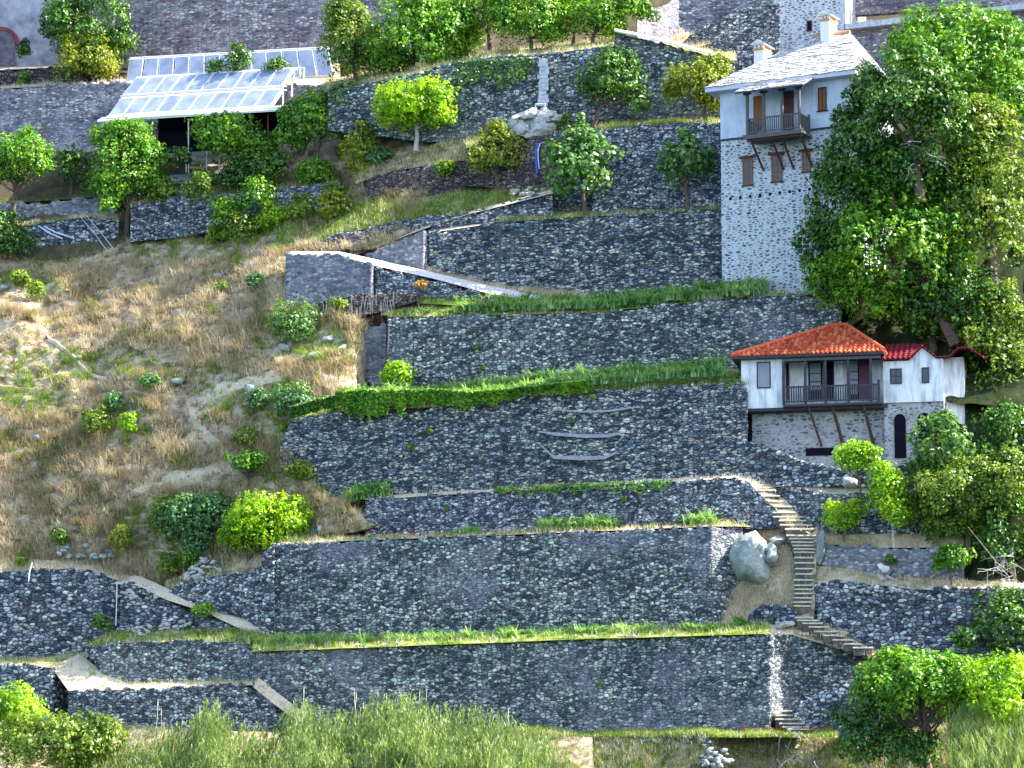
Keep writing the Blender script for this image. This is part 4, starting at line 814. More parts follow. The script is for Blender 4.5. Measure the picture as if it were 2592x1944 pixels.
for k in range(9):
    px = 1849+k*25; py = 503-k*3.0; u, z = T.loc(px, py, 0); T.B('putlog_shade', M_DARK, root, (u-.07, u+.07, -.03, .05, z-.08, z+.08))  # dark boxes proud of the masonry; the hole's shade is their colour
mb = MB(); u, z = T.loc(1880, 300, -.02)
T.B('laundry', M_STAIN, root, (ub1p+.08, ub1p+.5, -.9, -.5, zb, zb+.3)) if False else None

# far grey building behind the tower
K = Fr(1962, 175, 26.5, 20)
kr = empty('stone_building', K.W(2, 2, K.O[2])); tag(kr, 'far grey stone building with one small dark window behind the slate roof', 'building')
uk = K.loc(2140, 100)[0]; zk1 = K.loc(2000, -160)[1]
grid_wall(K, 'wall', M_TOWER, kr, 0, uk, 0, 5, K.O[2]-3, zk1, .16)
K.B('corner_quoin', M_STAIN, kr, (-.03, .32, -.03, .3, K.O[2]-3, zk1-.01)); K.B('corner_quoin', M_STAIN, kr, (uk-.3, uk+.03, -.03, .3, K.O[2]-3, zk1-.01))
opening(K, 'window', 2042, 52, 2056, 80, 0, kr, M_BWOOD, M_DARK, 1, 1)
# iron fence
mb = MB(); D = 33
A = P(2185, 22, D); B = P(2312, 12, D); n = 34
for k in range(n):
    q = A+(B-A)*k/(n-1); mb.hexa([q+[i, j, h] for h in (0, 1.5) for i, j in ((-.02, -.02), (.02, -.02), (.02, .02), (-.02, .02))])
d_ = np.array([0, .02, .03])
for h in (.15, 1.35): mb.tube([A+[0, -.03, h], B+[0, -.03, h]], .03, 4)
tag(mb.build('iron_fence', M_STEEL), 'black iron bar fence on the grassy wall top behind the tower roof', 'fence')
mb = MB()
for x in range(2140, 2700, 30):
    a = P(x, 60-(x-2140)*.115, 29.7); b = P(x+29.5, 60-(x+29.5-2140)*.115, 29.7); dn = np.array([0, 0, .35]); bk = np.array([0, .6, 0])
    mb.hexa([a-dn, b-dn, b-dn+bk, a-dn+bk, a, b, b+bk, a+bk])
tag(mb.build('stone_ledge', M_STAIN), 'projecting stone ledge course running below the iron fence', 'ledge')

# ------------------------------------------------------------------ the red roofed house
H = Fr(1877, 1035, 2.6, 11)
hr = empty('red_roof_house', H.W(5, 2, H.O[2]-3)); tag(hr, 'white plastered house with red tiled roof and long wooden porch on struts', 'house')
zf = H.O[2]; u1 = H.loc(2236, 960)[0]; u2 = H.loc(2387, 960)[0]; uL = H.loc(1982, 960)[0]
zev = H.loc(1950, 904, 0)[1]; DPH = 6.2; zbase = H.loc(2100, 1210, .8)[1]
grid_wall(H, 'stone_base', M_HOUSEBASE, hr, .45, u1-.02, .8, DPH, zbase-1, zf-.16, .11)
zann = H.loc(2300, 1018, .0)[1]
grid_wall(H, 'annex_base', M_HOUSEBASE, hr, u1, u2, .12, DPH-.5, zbase-1, zann-.01, .11)
H.B('floor_beams', M_DWOOD, hr, (.0, u1+.2, .02, .9, zf-.155, zf-.004))
H.B('plaster_wall', M_WPLASTER, hr, (0, uL, 0, DPH, zf, zev), (uL+.002, u1-.002, 1.25, DPH-.01, zf, zev-.01), bevel=.015)
# annex wall with two wavy gables
zw = H.loc(2240, 915, 0)[1]; pts = [(u1, zw)]
for px, py in ((2298, 913), (2304, 909), (2334, 880), (2370, 908), (2387, 907)): pts.append(H.loc(px, py, 0))
pts.append((u2, pts[-1][1])) if pts[-1][0] < u2-.02 else None
mb = MB(); n = len(pts)
fr_ = [H.W(u, 0, zann) for u, z in pts]; ft = [H.W(u, 0, z) for u, z in pts]; bb = [H.W(u, 4.5, zann) for u, z in pts]; bt = [H.W(u, 4.5, z) for u, z in pts]
vs = fr_+ft+bb+bt; fs = []
for k in range(n-1): fs += [(k, k+1, n+k+1, n+k), (2*n+k+1, 2*n+k, 3*n+k, 3*n+k+1), (n+k, n+k+1, 3*n+k+1, 3*n+k), (k+1, k, 2*n+k, 2*n+k+1)]
fs += [(0, n, 3*n, 2*n), (n-1, 2*n+n-1, 4*n-1, 2*n-1)]
mb.add(vs, fs); mb.build('annex_wall', M_WPLASTER, hr)
def tiles(name, a, b, c, d, parent, mat=M_TILE, pitch=.24, r=.085):
    """barrel tiles running up the slope from eave a-b to top d-c"""
    a, b, c, d = map(np.asarray, (a, b, c, d)); Lb = np.linalg.norm(b-a); n = max(2, int(Lb/pitch)); mb = MB(); nrm = np.cross(b-a, d-a)
    if np.linalg.norm(nrm) < 1e-6: nrm = np.cross(b-a, c-a)
    nrm /= np.linalg.norm(nrm); nrm = nrm if nrm[2] > 0 else -nrm
    ex = (b-a)/Lb; up = nrm; sl_ = np.cross(nrm, ex); sl_ = sl_ if sl_[2] > 0 else -sl_
    def top_at(s):      # length up slope available at eave coordinate s (0..1) in the trapezoid
        ua = (d-a)@ex; uc = (c-a)@ex; Ht = (d-a)@sl_; x = s*Lb
        if x < ua: return Ht*x/max(ua, 1e-6)
        if x > uc: return Ht*(Lb-x)/max(Lb-uc, 1e-6)
        return Ht
    for k in range(n):
        s = (k+.5)/n; h = top_at(s)
        if h < .15: continue
        p = a+ex*s*Lb; m = max(1, int(h/.36))
        for j in range(m):
            y0 = j*h/m-.03; y1 = (j+1)*h/m; ring = []
            for (y, lift_, rr) in ((y0, .035, r*1.1), (y1, .0, r*.85)):
                ring.append([p+sl_*y+ex*rr*math.cos(t)+up*(rr*math.sin(t)+lift_) for t in np.linspace(math.pi, 0, 6)])
            vs = ring[0]+ring[1]; mb.add(vs, [(i, i+1, 7+i, 6+i) for i in range(5)]+[(0, 1, 2, 3, 4, 5)])
    mb.add([a, b, c, d], [(0, 1, 2, 3)])
    return mb.build(name, mat, parent)
ovh = .45; zE = zev+.02
ER = H.loc(2192, 893, -ovh)[0]; ER = u1+.1
apu, apz = H.loc(2138, 826, DPH/2); apu0 = apu-.7; apu1 = min(apu+.1, ER-1.5)
hipL = H.W(-ovh, -ovh, zE); hipR = H.W(ER, -ovh, zE); hbR = H.W(ER, DPH+.3, zE); hbL = H.W(-ovh, DPH+.3, zE)
ra = H.W(apu0, DPH/2, apz); rb = H.W(apu1, DPH/2, apz)
rt = tiles('tiled_roof', hipL, hipR, rb, ra, hr)
tiles('tiled_roof', hipR, hbR, rb, rb, hr); tiles('tiled_roof', hbL, hipL, ra, ra, hr); tiles('tiled_roof', hbR, hbL, ra, rb, hr)
for a, b in ((hipL, ra), (hipR, rb), (ra, rb)):
    mb = MB(); mb.tube([a+[0, 0, .1], b+[0, 0, .1]], .11, 8); mb.build('ridge_cap', M_TILE, rt)
mb = MB(); bb = [hipL, hipR, hbR, hbL]; mb.hexa([p-[0, 0, .14] for p in bb]+[p-[0, 0, .012] for p in bb]); mb.build('eaves_board', M_DWOOD, hr)
# annex roof following the wavy gable
pr = [(u1+.02, zw+.03)]+[(u, z+.03) for u, z in pts[1:]]; u3 = H.loc(2402, 905, -.2)[0]; u4 = H.loc(2425, 880, -.2)[0]
pr[-1] = (u3-.2, pr[-1][1]); z4 = H.loc(2425, 882, -.2)[1]; pr += [(u3+.05, pr[-1][1]+.05), (u4, z4), (u4+.5, z4+.02), (u4+1.3, z4-.5)]
mb = MB()
for (ua, za), (ub, zb_) in zip(pr[:-1], pr[1:]):
    n = max(1, int(math.hypot(ub-ua, zb_-za)/.2))
    for k in range(n):
        p0 = (ua+(ub-ua)*k/n, za+(zb_-za)*k/n); p1 = (ua+(ub-ua)*(k+1)/n, za+(zb_-za)*(k+1)/n)
        mb.hexa([H.W(p0[0], -.18, p0[1]), H.W(p1[0], -.18, p1[1]), H.W(p1[0], 4.9, p1[1]+.5), H.W(p0[0], 4.9, p0[1]+.5), H.W(p0[0], -.2, p0[1]+.05), H.W(p1[0], -.2, p1[1]+.09), H.W(p1[0], 4.9, p1[1]+.6), H.W(p0[0], 4.9, p0[1]+.56)])
M_MAROON = plain('dark_red_tile', (.22, .03, .04), .8, .1, .4, 6)
mb.build('annex_roof', M_MAROON, hr)
us, zs_ = H.loc(2308, 906, -.3); zsr = H.loc(2280, 872, 2.6)[1]
tiles('annex_slope', H.W(u1-.1, -.3, zw+.06), H.W(us, -.3, zw+.06), H.W(us+.5, 2.6, zsr), H.W(u1-.1, 2.6, zsr), hr, M_MAROON)
# side wing right of the annex
ua = u2+.02; ub = H.loc(2440, 960, .9)[0]
H.B('side_wall', M_WPLASTER, hr, (ua, ub, .9, 4.2, zann-1.6, H.loc(2400, 905, .9)[1]))
mb = MB()
# windows and doors
def pw_(name, a, b, c, d_, d, fm, pm, cols, rows, label=None, fw=.06, rowsplit=None):
    return opening(H, name, a, b, c, d_, d, hr, fm, pm, cols, rows, label, fw=fw, rowsplit=rowsplit)
pw_('shuttered_window', 1916, 916, 1951, 983, -.0, M_DWOOD, M_GREYPANE, 1, 1, 'window closed with a plain grey board')
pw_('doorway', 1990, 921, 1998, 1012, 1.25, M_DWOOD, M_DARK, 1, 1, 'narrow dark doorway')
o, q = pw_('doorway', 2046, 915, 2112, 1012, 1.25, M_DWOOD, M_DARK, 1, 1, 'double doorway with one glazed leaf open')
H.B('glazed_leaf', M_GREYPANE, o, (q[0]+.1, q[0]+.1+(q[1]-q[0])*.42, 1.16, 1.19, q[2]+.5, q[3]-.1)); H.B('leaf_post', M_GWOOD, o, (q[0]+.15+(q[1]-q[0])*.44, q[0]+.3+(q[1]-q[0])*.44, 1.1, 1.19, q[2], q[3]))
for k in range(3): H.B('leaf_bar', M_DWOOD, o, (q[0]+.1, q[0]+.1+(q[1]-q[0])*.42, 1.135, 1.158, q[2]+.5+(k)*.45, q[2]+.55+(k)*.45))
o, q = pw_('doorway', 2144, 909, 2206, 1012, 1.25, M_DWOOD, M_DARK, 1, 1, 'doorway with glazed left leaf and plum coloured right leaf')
H.B('glazed_leaf', M_GREYPANE, o, (q[0]+.12, q[0]+(q[1]-q[0])*.45, 1.16, 1.19, q[2]+.3, q[3]-.1)); H.B('door_leaf', plain('plum_door', (.13, .03, .07), .6), o, (q[0]+(q[1]-q[0])*.5, q[1]-.1, 1.14, 1.19, q[2], q[3]-.1))
for k in range(3): H.B('leaf_bar', M_DWOOD, o, (q[0]+.12, q[0]+(q[1]-q[0])*.45, 1.135, 1.158, q[2]+.6+(k)*.45, q[2]+.65+(k)*.45))
pw_('window', 2253, 933, 2283, 972, 0, M_DWOOD, M_GLASS, 2, 2, 'small square four paned window'); pw_('window', 2333, 930, 2352, 970, 0, M_DWOOD, M_GLASS, 1, 1, 'narrow dark window')
# porch: posts, beam, railing, floor
dp = -.25; zfl = H.loc(2100, 1021, dp)[1]; zrt = H.loc(2100, 975, dp)[1]
uB0 = H.loc(1983, 1000, dp)[0]; uB1 = H.loc(2228, 1000, dp)[0]
H.B('porch_floor', M_DWOOD, hr, (uB0, uB1+.1, dp-.05, 1.2, zfl-.12, zfl))
H.B('porch_beam', M_GWOOD, hr, (uL+.01, u1-.1, dp-.02, dp+.14, zev-.3, zev-.15))
for px in (1983, 2038, 2089, 2147, 2204):
    u = H.loc(px, 950, dp)[0]; H.B('porch_post', M_DWOOD, hr, (u-.07, u+.07, dp-.03, dp+.11, zfl+.002, zev-.302 if px < 2210 else zrt))
ue = uB1-.08; H.B('porch_post', M_DWOOD, hr, (ue-.07, ue+.07, dp-.03, dp+.11, zfl+.002, zrt+.22), label='short end post of the railing')
mb = MB(); n = 40; H.box(mb, uB0, ue-.07, dp-.06, dp-.032, zrt-.09, zrt); H.box(mb, uB0, ue-.07, dp-.055, dp-.033, zfl+.1, zfl+.17)
for k in range(n):
    u = uB0+(ue-.07-uB0)*(k+.5)/n; H.box(mb, u-.035, u+.035, dp-.05, dp-.034, zfl+.172, zrt-.092)
mb.build('railing', M_DWOOD, hr)
for (a, b), (c, d_) in zip([(2046, 1035), (2106, 1034), (2185, 1030)], [(2080, 1130), (2136, 1132), (2211, 1124)]):
    u0_, _ = H.loc(a, b, dp+.1); u1_, zw_ = H.loc(c, d_, .76); mb = MB()
    mb.tube([H.W(u0_, dp+.15, zfl-.1), H.W(u1_, .74, zw_)], .09, 4); mb.build('strut', M_BWOOD, hr)
# arches in the annex base
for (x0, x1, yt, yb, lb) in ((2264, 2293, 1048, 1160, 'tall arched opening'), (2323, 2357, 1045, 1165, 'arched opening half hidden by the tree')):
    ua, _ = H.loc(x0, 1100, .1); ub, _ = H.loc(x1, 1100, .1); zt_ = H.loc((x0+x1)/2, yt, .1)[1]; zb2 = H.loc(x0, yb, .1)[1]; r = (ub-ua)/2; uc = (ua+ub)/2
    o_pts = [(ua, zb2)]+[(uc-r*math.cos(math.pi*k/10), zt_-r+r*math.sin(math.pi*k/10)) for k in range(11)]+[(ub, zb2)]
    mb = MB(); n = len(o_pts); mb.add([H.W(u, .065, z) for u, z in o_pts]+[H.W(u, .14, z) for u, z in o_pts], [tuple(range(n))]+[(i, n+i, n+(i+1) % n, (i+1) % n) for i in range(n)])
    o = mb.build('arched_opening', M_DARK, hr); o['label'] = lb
    mb = MB()
    for k in range(11):
        a0 = math.pi*k/11; a1 = math.pi*(k+.88)/11
        q = [(uc-rr*math.cos(a), zt_-r+rr*math.sin(a)) for rr in (r, r+.16) for a in (a0, a1)]
        mb.hexa([H.W(q[0][0], .02, q[0][1]), H.W(q[1][0], .02, q[1][1]), H.W(q[1][0], .12, q[1][1]), H.W(q[0][0], .12, q[0][1]), H.W(q[2][0], .02, q[2][1]), H.W(q[3][0], .02, q[3][1]), H.W(q[3][0], .12, q[3][1]), H.W(q[2][0], .12, q[2][1])])
    mb.build('arch_ring', M_ROCK, o)
ua, za = H.loc(1880, 1112, .3); ub, zb2 = H.loc(1897, 1062, .3); H.B('side_door', M_DARK, hr, (ua, ub, .4, .8, za, zb2), label='dark doorway at the left end of the stone base')
u0_, z0_ = H.loc(2040, 1135, .78); u1_, z1_ = H.loc(2110, 1152, .78); H.B('low_opening', M_DARK, hr, (u0_, u1_, .74, .84, z1_, z0_), label='low dark slot in the stone base')

# ------------------------------------------------------------------ solar panels and shelter
def rack(label, TL, TR, BL, BR, Dt, Db, n, legs=None, group=None):
    tl, tr, bl, br = P(*TL, Dt), P(*TR, Dt), P(*BL, Db), P(*BR, Db)
    root = empty('solar_panel_rack', (bl+br)/2); tag(root, label, 'solar panels', group)
    nrm = np.cross(br-bl, tl-bl); nrm /= np.linalg.norm(nrm); nrm = nrm if nrm[1] < 0 else -nrm
    for k in range(n):
        a, b = (k+.05)/n, (k+.95)/n
        q = [bl+(br-bl)*a, bl+(br-bl)*b, tl+(tr-tl)*b, tl+(tr-tl)*a]; c = sum(q)/4; qi = [c+(x-c)*.93 for x in q]
        mb = MB(); mb.hexa([x-nrm*.03 for x in q]+[x+nrm*.04 for x in q]); o = mb.build('panel', M_WMETAL, root)
        mb = MB(); mb.hexa([x+nrm*.035 for x in qi]+[x+nrm*.055 for x in qi]); mb.build('collector_glass', M_PANEL, o)
    mb = MB(); u_ = (tl-bl)/np.linalg.norm(tl-bl)
    for e_, s in ((bl, br), (tl, tr)):
        mb.tube([e_-nrm*.07-(s-e_)*.01, s-nrm*.07+(s-e_)*.02], .05, 5)
    mb.tube([tl+u_*.1, tr+u_*.1], .035, 5)
    for k in range(0, n+1, 2):
        s = k/n; a = bl+(br-bl)*s; b = tl+(tr-tl)*s; mb.tube([a-nrm*.08, b-nrm*.08], .04, 4); mb.tube([b-nrm*.08, [b[0], b[1]+.15, a[2]-.4]], .04, 4)
    mb.build('support_frame', M_WMETAL, root); return root
rack('back row of tall narrow solar panels against the pale rubble wall', (328, 150), (832, 122), (318, 215), (846, 192), 29.8, 29.0, 13)
rack('middle row of ten slanted solar panels', (343, 198), (744, 174), (308, 241), (716, 217), 27.2, 26.0, 10)
rack('lowest brightest row of ten slanted solar panels on the shelter roof', (305, 250), (716, 226), (274, 292), (688, 268), 25.4, 24.2, 10)
sr = empty('shelter', P(500, 440, 24.5)); tag(sr, 'dark open shelter with thin white posts under the solar panels', 'shelter')
def hx(name, mat, par, A, B, C, Dd, th=.12):
    mb = MB(); A, B, C, Dd = map(np.asarray, (A, B, C, Dd)); z = np.array([0, 0, th]); mb.hexa([A-z, B-z, C-z, Dd-z, A, B, C, Dd]); return mb.build(name, mat, par)
hx('shelter_roof', M_WMETAL, sr, P(246, 305, 23.6), P(728, 276, 23.6), P(728, 266, 26.4), P(260, 296, 26.4), .10)
hx('roof_edge', M_WMETAL, sr, P(330, 297, 23.5), P(715, 272, 23.5), P(715, 269, 23.8), P(330, 294, 23.8), .07)
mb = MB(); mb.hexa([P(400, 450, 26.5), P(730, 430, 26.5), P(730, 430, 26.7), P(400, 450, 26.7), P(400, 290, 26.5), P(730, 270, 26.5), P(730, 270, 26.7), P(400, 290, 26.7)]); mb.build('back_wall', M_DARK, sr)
mb = MB(); mb.hexa([P(428, 400, 24.6), P(560, 392, 24.6), P(560, 392, 24.9), P(428, 400, 24.9), P(428, 388, 24.6), P(560, 380, 24.6), P(560, 380, 24.9), P(428, 388, 24.9)]); mb.build('shelf_board', plain('grey_board', (.18, .20, .22)), sr)
for x, y0, y1 in ((450, 385, 425), (471, 380, 436), (477, 300, 440), (523, 382, 436), (555, 402, 436), (678, 288, 352)):
    mb = MB(); mb.tube([P(x, y1, 24.3), P(x, y0, 24.3)], .04, 5); mb.build('post', M_WMETAL if x != 678 else plain('rusty_post', (.25, .06, .07)), sr)
hx('floor_slab', M_STONE_L, sr, P(425, 448, 23.6), P(590, 440, 23.6), P(590, 432, 26), P(425, 440, 26), .5)
mb = MB()
for a, b in (((745, 172), (770, 172)), ((770, 172), (768, 199)), ((738, 199), (768, 199)), ((740, 199), (738, 245))):
    mb.tube([P(*a, 26), P(*b, 26)], .045, 5)
tag(mb.build('pipe_frame', M_WMETAL), 'white pipe frame standing at the right end of the middle panel row', 'pipe frame')

# ------------------------------------------------------------------ pipes, posts, tools
def pipe(name, label, cat, pts, r, mat, n=7, par=None):
    mb = MB(); mb.tube([P(*p) for p in pts], r, n); o = mb.build(name, mat, par); return tag(o, label, cat) if par is None else o
pipe('downpipe', 'black downpipe on the joint of the large wall', 'pipe', [(1266, 572, 14.7), (1265, 620, 14.7), (1263, 695, 14.7)], .08, M_STEEL)
pipe('downpipe', 'dark pipe in the vertical joint of the terrace wall below the dry bank', 'pipe', [(984, 828, 10.8), (982, 870, 10.8), (980, 922, 10.8)], .06, M_STEEL)
pipe('hose', 'pale stripe hose curving down beside the blue pipe', 'pipe', [(1368, 362, 17.6), (1362, 378, 17.55), (1362, 400, 17.55), (1365, 428, 17.6)], .035, M_PALEPIPE)
pipe('hose', 'thick blue pipe hanging in front of the white stained wall end', 'pipe', [(1363, 362, 17.7), (1357, 380, 17.65), (1357, 402, 17.65), (1361, 440, 17.7)], .09, M_BLUEPIPE)
pipe('hose', 'blue hose high on the wall behind the middle orange tree', 'pipe', [(1474, 150, 20.7), (1478, 165, 20.7), (1474, 192, 20.7)], .07, M_BLUEPIPE)
pipe('long_pipe', 'upper of two pale blue pipes leaning down the bank at the left', 'pipe', [(112, 573, 20.9), (140, 588, 20.7), (178, 600, 20.6)], .05, M_PALEPIPE)
pipe('long_pipe', 'lower of two pale blue pipes leaning down the bank at the left', 'pipe', [(98, 572, 20.9), (125, 590, 20.7), (158, 604, 20.5)], .05, M_PALEPIPE)
pipe('cable', 'thin cable running down from the low grey wall, left one of two', 'cable', [(205, 551, 21.4), (238, 590, 20.9), (272, 636, 20.2)], .02, M_PALEPIPE, 5)
pipe('cable', 'thin cable running down from the low grey wall, right one of two', 'cable', [(219, 546, 21.4), (252, 585, 20.9), (288, 630, 20.2)], .02, M_PALEPIPE, 5)
pipe('marker_pole', 'thin white pole standing in the dark joint of the lower left wall', 'pole', [(293, 1584, 4.0), (295, 1530, 4.0), (296, 1472, 4.0)], .025, M_WMETAL, 5)
pipe('bent_rod', 'short pale bent rod on top of the two toned wall', 'rod', [(72, 1472, 4.7), (74, 1450, 4.8), (82, 1424, 5.2)], .03, M_PALEPIPE, 5)
for x, l in ((1227, 'left'), (1221, 'farther')):
    pipe('post', 'thin pale post standing by the yellow green bush, the taller one' if x == 1227 else 'thin pale post standing by the yellow green bush, the shorter one', 'post', [(x, 334, 20.4), (x+1, 282 if x == 1227 else 294, 20.4)], .04, M_GWOOD, 5)
mb = MB()
for a, b in (((1355, 264), (1380, 262)), ((1356, 264), (1356, 330)), ((1380, 262), (1381, 300))): mb.tube([P(*a, 18.6), P(*b, 18.6)], .035, 5)
tag(mb.build('pipe_frame', M_WMETAL), 'small white pipe frame on the striated rock outcrop', 'pipe frame')
for k, (x, y) in enumerate(((785, 640), (874, 665), (957, 692), (1045, 722))):
    pipe('marker_rod', ['first', 'second', 'third', 'lowest'][k]+' thin dark rod along the concrete ramp counted from its head', 'rod', [(x, y+12, 13.3), (x, y-14, 13.3)], .018, M_STEEL, 5)
# winch trough
R_ = empty('cableway_trough', P(800, 1300, 7.0)); tag(R_, 'grey metal trough with red rim on short legs at the end of the dark wall', 'trough')
def P6(x, y, d=6.8): return P(x, y, d)
c1, c2, c3, c4 = P6(786, 1266, 7.2), P6(805, 1284, 6.2), P6(824, 1283, 6.2), P6(818, 1266, 7.4)
dn = np.array([0, 0, -.38]); mb = MB(); th = .04
for a, b in ((c1, c2), (c2, c3), (c3, c4), (c4, c1)):
    nn = np.cross(b-a, [0, 0, 1]); nn = nn/np.linalg.norm(nn)*th; mb.hexa([a+dn, b+dn, b+dn+nn, a+dn+nn, a, b, b+nn, a+nn])
mb.hexa([c1+dn, c2+dn, c3+dn, c4+dn, c1+dn*.9, c2+dn*.9, c3+dn*.9, c4+dn*.9]); mb.build('trough_body', plain('zinc', (.30, .30, .36), .5, .5), R_)
mb = MB(); mb.tube([c1, c2, c3], .04, 5); mb.tube([c3, P6(838, 1283, 6.2)], .04, 5); mb.build('rim', M_RED, R_)
mb = MB(); a = P6(824, 1285, 6.2); b = P6(838, 1285, 6.2); bk = np.array([0, .6, 0]); mb.hexa([a+dn*.8, b+dn*.8, b+dn*.8+bk, a+dn*.8+bk, a, b, b+bk, a+bk]); mb.build('side_box', plain('zinc_side', (.22, .22, .22), .6), R_)
for q in (c1, c2, c3): 
    mb = MB(); mb.tube([q+dn, q+dn*2.6], .03, 5); mb.build('leg', M_STEEL, R_)
mb = MB(); mb.tube([P6(793, 1264, 7.1), P6(803, 1256, 7.1)], .04, 5); mb.tube([P6(806, 1262, 7.1), P6(803, 1256, 7.1)], .04, 5); mb.tube([P6(803, 1256, 7.1), P6(803, 1243, 7.1)], .06, 5); mb.build('crank_post', M_RED, R_)
mb = MB(); ap = P6(850, 1308, 6.0)
mb.tube([ap, P6(835, 1345, 5.6)], .04, 5); mb.tube([ap+[.1, 0, 0], P6(850, 1347, 5.8)], .04, 5); mb.tube([ap+[0, 0, .2], ap+[.35, .1, .02]], .05, 5); mb.tube([ap+[-.08, 0, .12], ap+[.12, 0, .12]], .14, 8); mb.tube([ap+[0, 0, .1], ap+[-.05, .1, .55]], .035, 5)
tag(mb.build('tripod', plain('rusty_steel', (.12, .04, .06), .6)), 'rusty two legged stand with pulley beside the trough', 'stand')
a = P(784, 1336, 5.1); b = P(808, 1336, 5.1)
mb = MB(); rows = 4
mb.hexa([a+[0, 0, -.3], b+[0, 0, -.3], b+[.05, .5, -.25], a+[0, .5, -.25], a+[0, .08, 0], b+[0, .08, .02], b+[0, .45, .03], a+[.05, .45, .05]]); tag(mb.build('water_tank', M_BLUETARP, bevel=.05), 'small blue tank in the grass left of the rusty stand', 'tank')
mb = MB(); a = P(809, 1346, 5.0); mb.tube([a, a+[0, 0, .38]], .13, 10); tag(mb.build('bucket', M_PALEPIPE, bevel=.02), 'pale bucket beside the blue tank', 'bucket')
pipe('timber_beam', 'long grey beam sliding down to the pale line of the wall top', 'beam', [(893, 1328, 5.6), (950, 1362, 5.0)], .06, M_GWOOD, 4)
# gnarled stump
st = empty('tree_stump', P(2235, 1472, 4.4)); tag(st, 'gnarled bleached stump with two white stones resting on it', 'stump')
mb = MB(); S = lambda x, y, d=4.4: P(x, y, d)
mb.tube([S(2236, 1470), S(2232, 1458), S(2240, 1446, 4.5)], [.13, .09, .07]); mb.tube([S(2238, 1470), S(2245, 1458), S(2262, 1467), S(2272, 1470)], [.09, .07, .05, .03]); mb.tube([S(2230, 1468), S(2222, 1452), S(2226, 1444)], [.08, .06, .04]); mb.tube([S(2240, 1474), S(2262, 1476, 4.2), S(2296, 1480, 4.2)], [.07, .06, .03]); mb.tube([S(2205, 1472), S(2228, 1476)], [.03, .06])
mb.build('trunk', M_BARKW, st)
rock('white_stone', 'upper left of two white stones on the gnarled stump', 2230, 1434, 4.4, 20, 17, M_COPE, 61, cat='stone'); rock('white_stone', 'lower right of two white stones on the gnarled stump', 2242, 1439, 4.3, 20, 20, M_COPE, 62, cat='stone')
mb = MB(); mb.tube([S(2248, 1462), S(2262, 1444, 4.7)], .05); mb.build('branch', M_DWOOD, st)
# red poppies
def poppies(pts, spread=.25):
    mb = MB(); rs = random.Random(9)
    for (x0, x1, y0, y1, D, n) in pts:
        for k in range(n):
            s = rs.random(); c = P(x0+(x1-x0)*s, y0+(y1-y0)*s+rs.uniform(-4, 3), D+rs.uniform(-.2, .2)); r = rs.uniform(.04, .08)
            for j in range(3):
                a = rs.uniform(0, 6.28); mb.add([c+[r*math.cos(a), r*math.sin(a), .03], c+[r*math.cos(a+1.6), r*math.sin(a+1.6), -.01], c+[-r*.2, 0, -.05], c+[r*math.cos(a+.8)*1.2, -.03, r]], [(0, 1, 2), (0, 3, 1)])
            
    tag(mb.build('poppies', M_POPPY), 'red poppies scattered along the terrace edges', 'poppies', kind='stuff')
poppies([(1015, 1080, 1355, 1350, 5, 22), (1100, 1350, 1348, 1342, 5, 26), (1560, 1760, 1338, 1328, 4.8, 30), (1870, 2100, 1845, 1842, -.3, 34), (1870, 1920, 1600, 1596, 2.6, 14), (1395, 1400, 772, 770, 12, 6)])
# ------------------------------------------------------------------ trees and shrubs
def leafset(C, Nrm, size, rs, aspect=.6, up=.35, jit=.8):
    n = len(C); nn = Nrm+rs.normal(size=(n, 3))*jit*.6+np.array([0, 0, up]); nn /= np.linalg.norm(nn, axis=1)[:, None]
    t = np.cross(nn, rs.normal(size=(n, 3))); t /= np.linalg.norm(t, axis=1)[:, None]; b = np.cross(nn, t)
    L = size*rs.uniform(.6, 1.3, n)[:, None]; Wd = L*aspect
    p0 = C-t*L*.5; p2 = C+t*L*.5-nn*L*.12; p1 = C+b*Wd*.5+nn*L*.06; p3 = C-b*Wd*.5+nn*L*.06
    V = np.stack([p0, p1, p2, p3], 1).reshape(-1, 3); F = np.arange(n*4).reshape(-1, 4); return V, F
def crown_points(c, rx, ry, rz, n, rs, nlobe=26, lobe=.30, shell=.55, bottom=.5):
    d = rs.normal(size=(nlobe, 3)); d /= np.linalg.norm(d, axis=1)[:, None]; d[:, 2] = np.where(d[:, 2] < -.85, -d[:, 2], d[:, 2])
    d[:, 1] = np.where(rs.random(nlobe) < .4, -np.abs(d[:, 1]), d[:, 1])
    R = np.array([rx, ry, rz]); LR = rs.uniform(.7, 1.3, nlobe)*lobe*(rx*ry*rz)**(1/3.)*1.15; rad = (1-np.minimum(.5, LR/R.min()*.8))*rs.uniform(.72, 1.06, nlobe); LC = d*rad[:, None]*R; kk = nlobe//8; LC[:kk] *= .5; LR[:kk] *= 1.3
    w = LR**2; k = rs.choice(nlobe, n, p=w/w.sum()); q = rs.normal(size=(n, 3)); q /= np.linalg.norm(q, axis=1)[:, None]
    low = q[:, 2] < -.45; q[low & (rs.random(n) < .5), 2] *= -1
    rr = LR[k]*(rs.uniform(.5, 1.08, n)**.6+np.where(rs.random(n) < .12, rs.uniform(0, .35, n), 0))
    # sub-clumps on each lobe
    q2 = q+.35*np.sin(q*7+k[:, None]); q2 /= np.linalg.norm(q2, axis=1)[:, None]
    pts = LC[k]+q2*rr[:, None]*(1+.18*np.sin(q*9+k[:, None]*1.7).sum(1)[:, None]/2)
    out = pts/R; nl = np.linalg.norm(out, axis=1); keep = nl < 1.3
    nr = q*.7+out/np.maximum(nl, .1)[:, None]*.6
    return pts[keep]+c, nr[keep]
NL = [0]
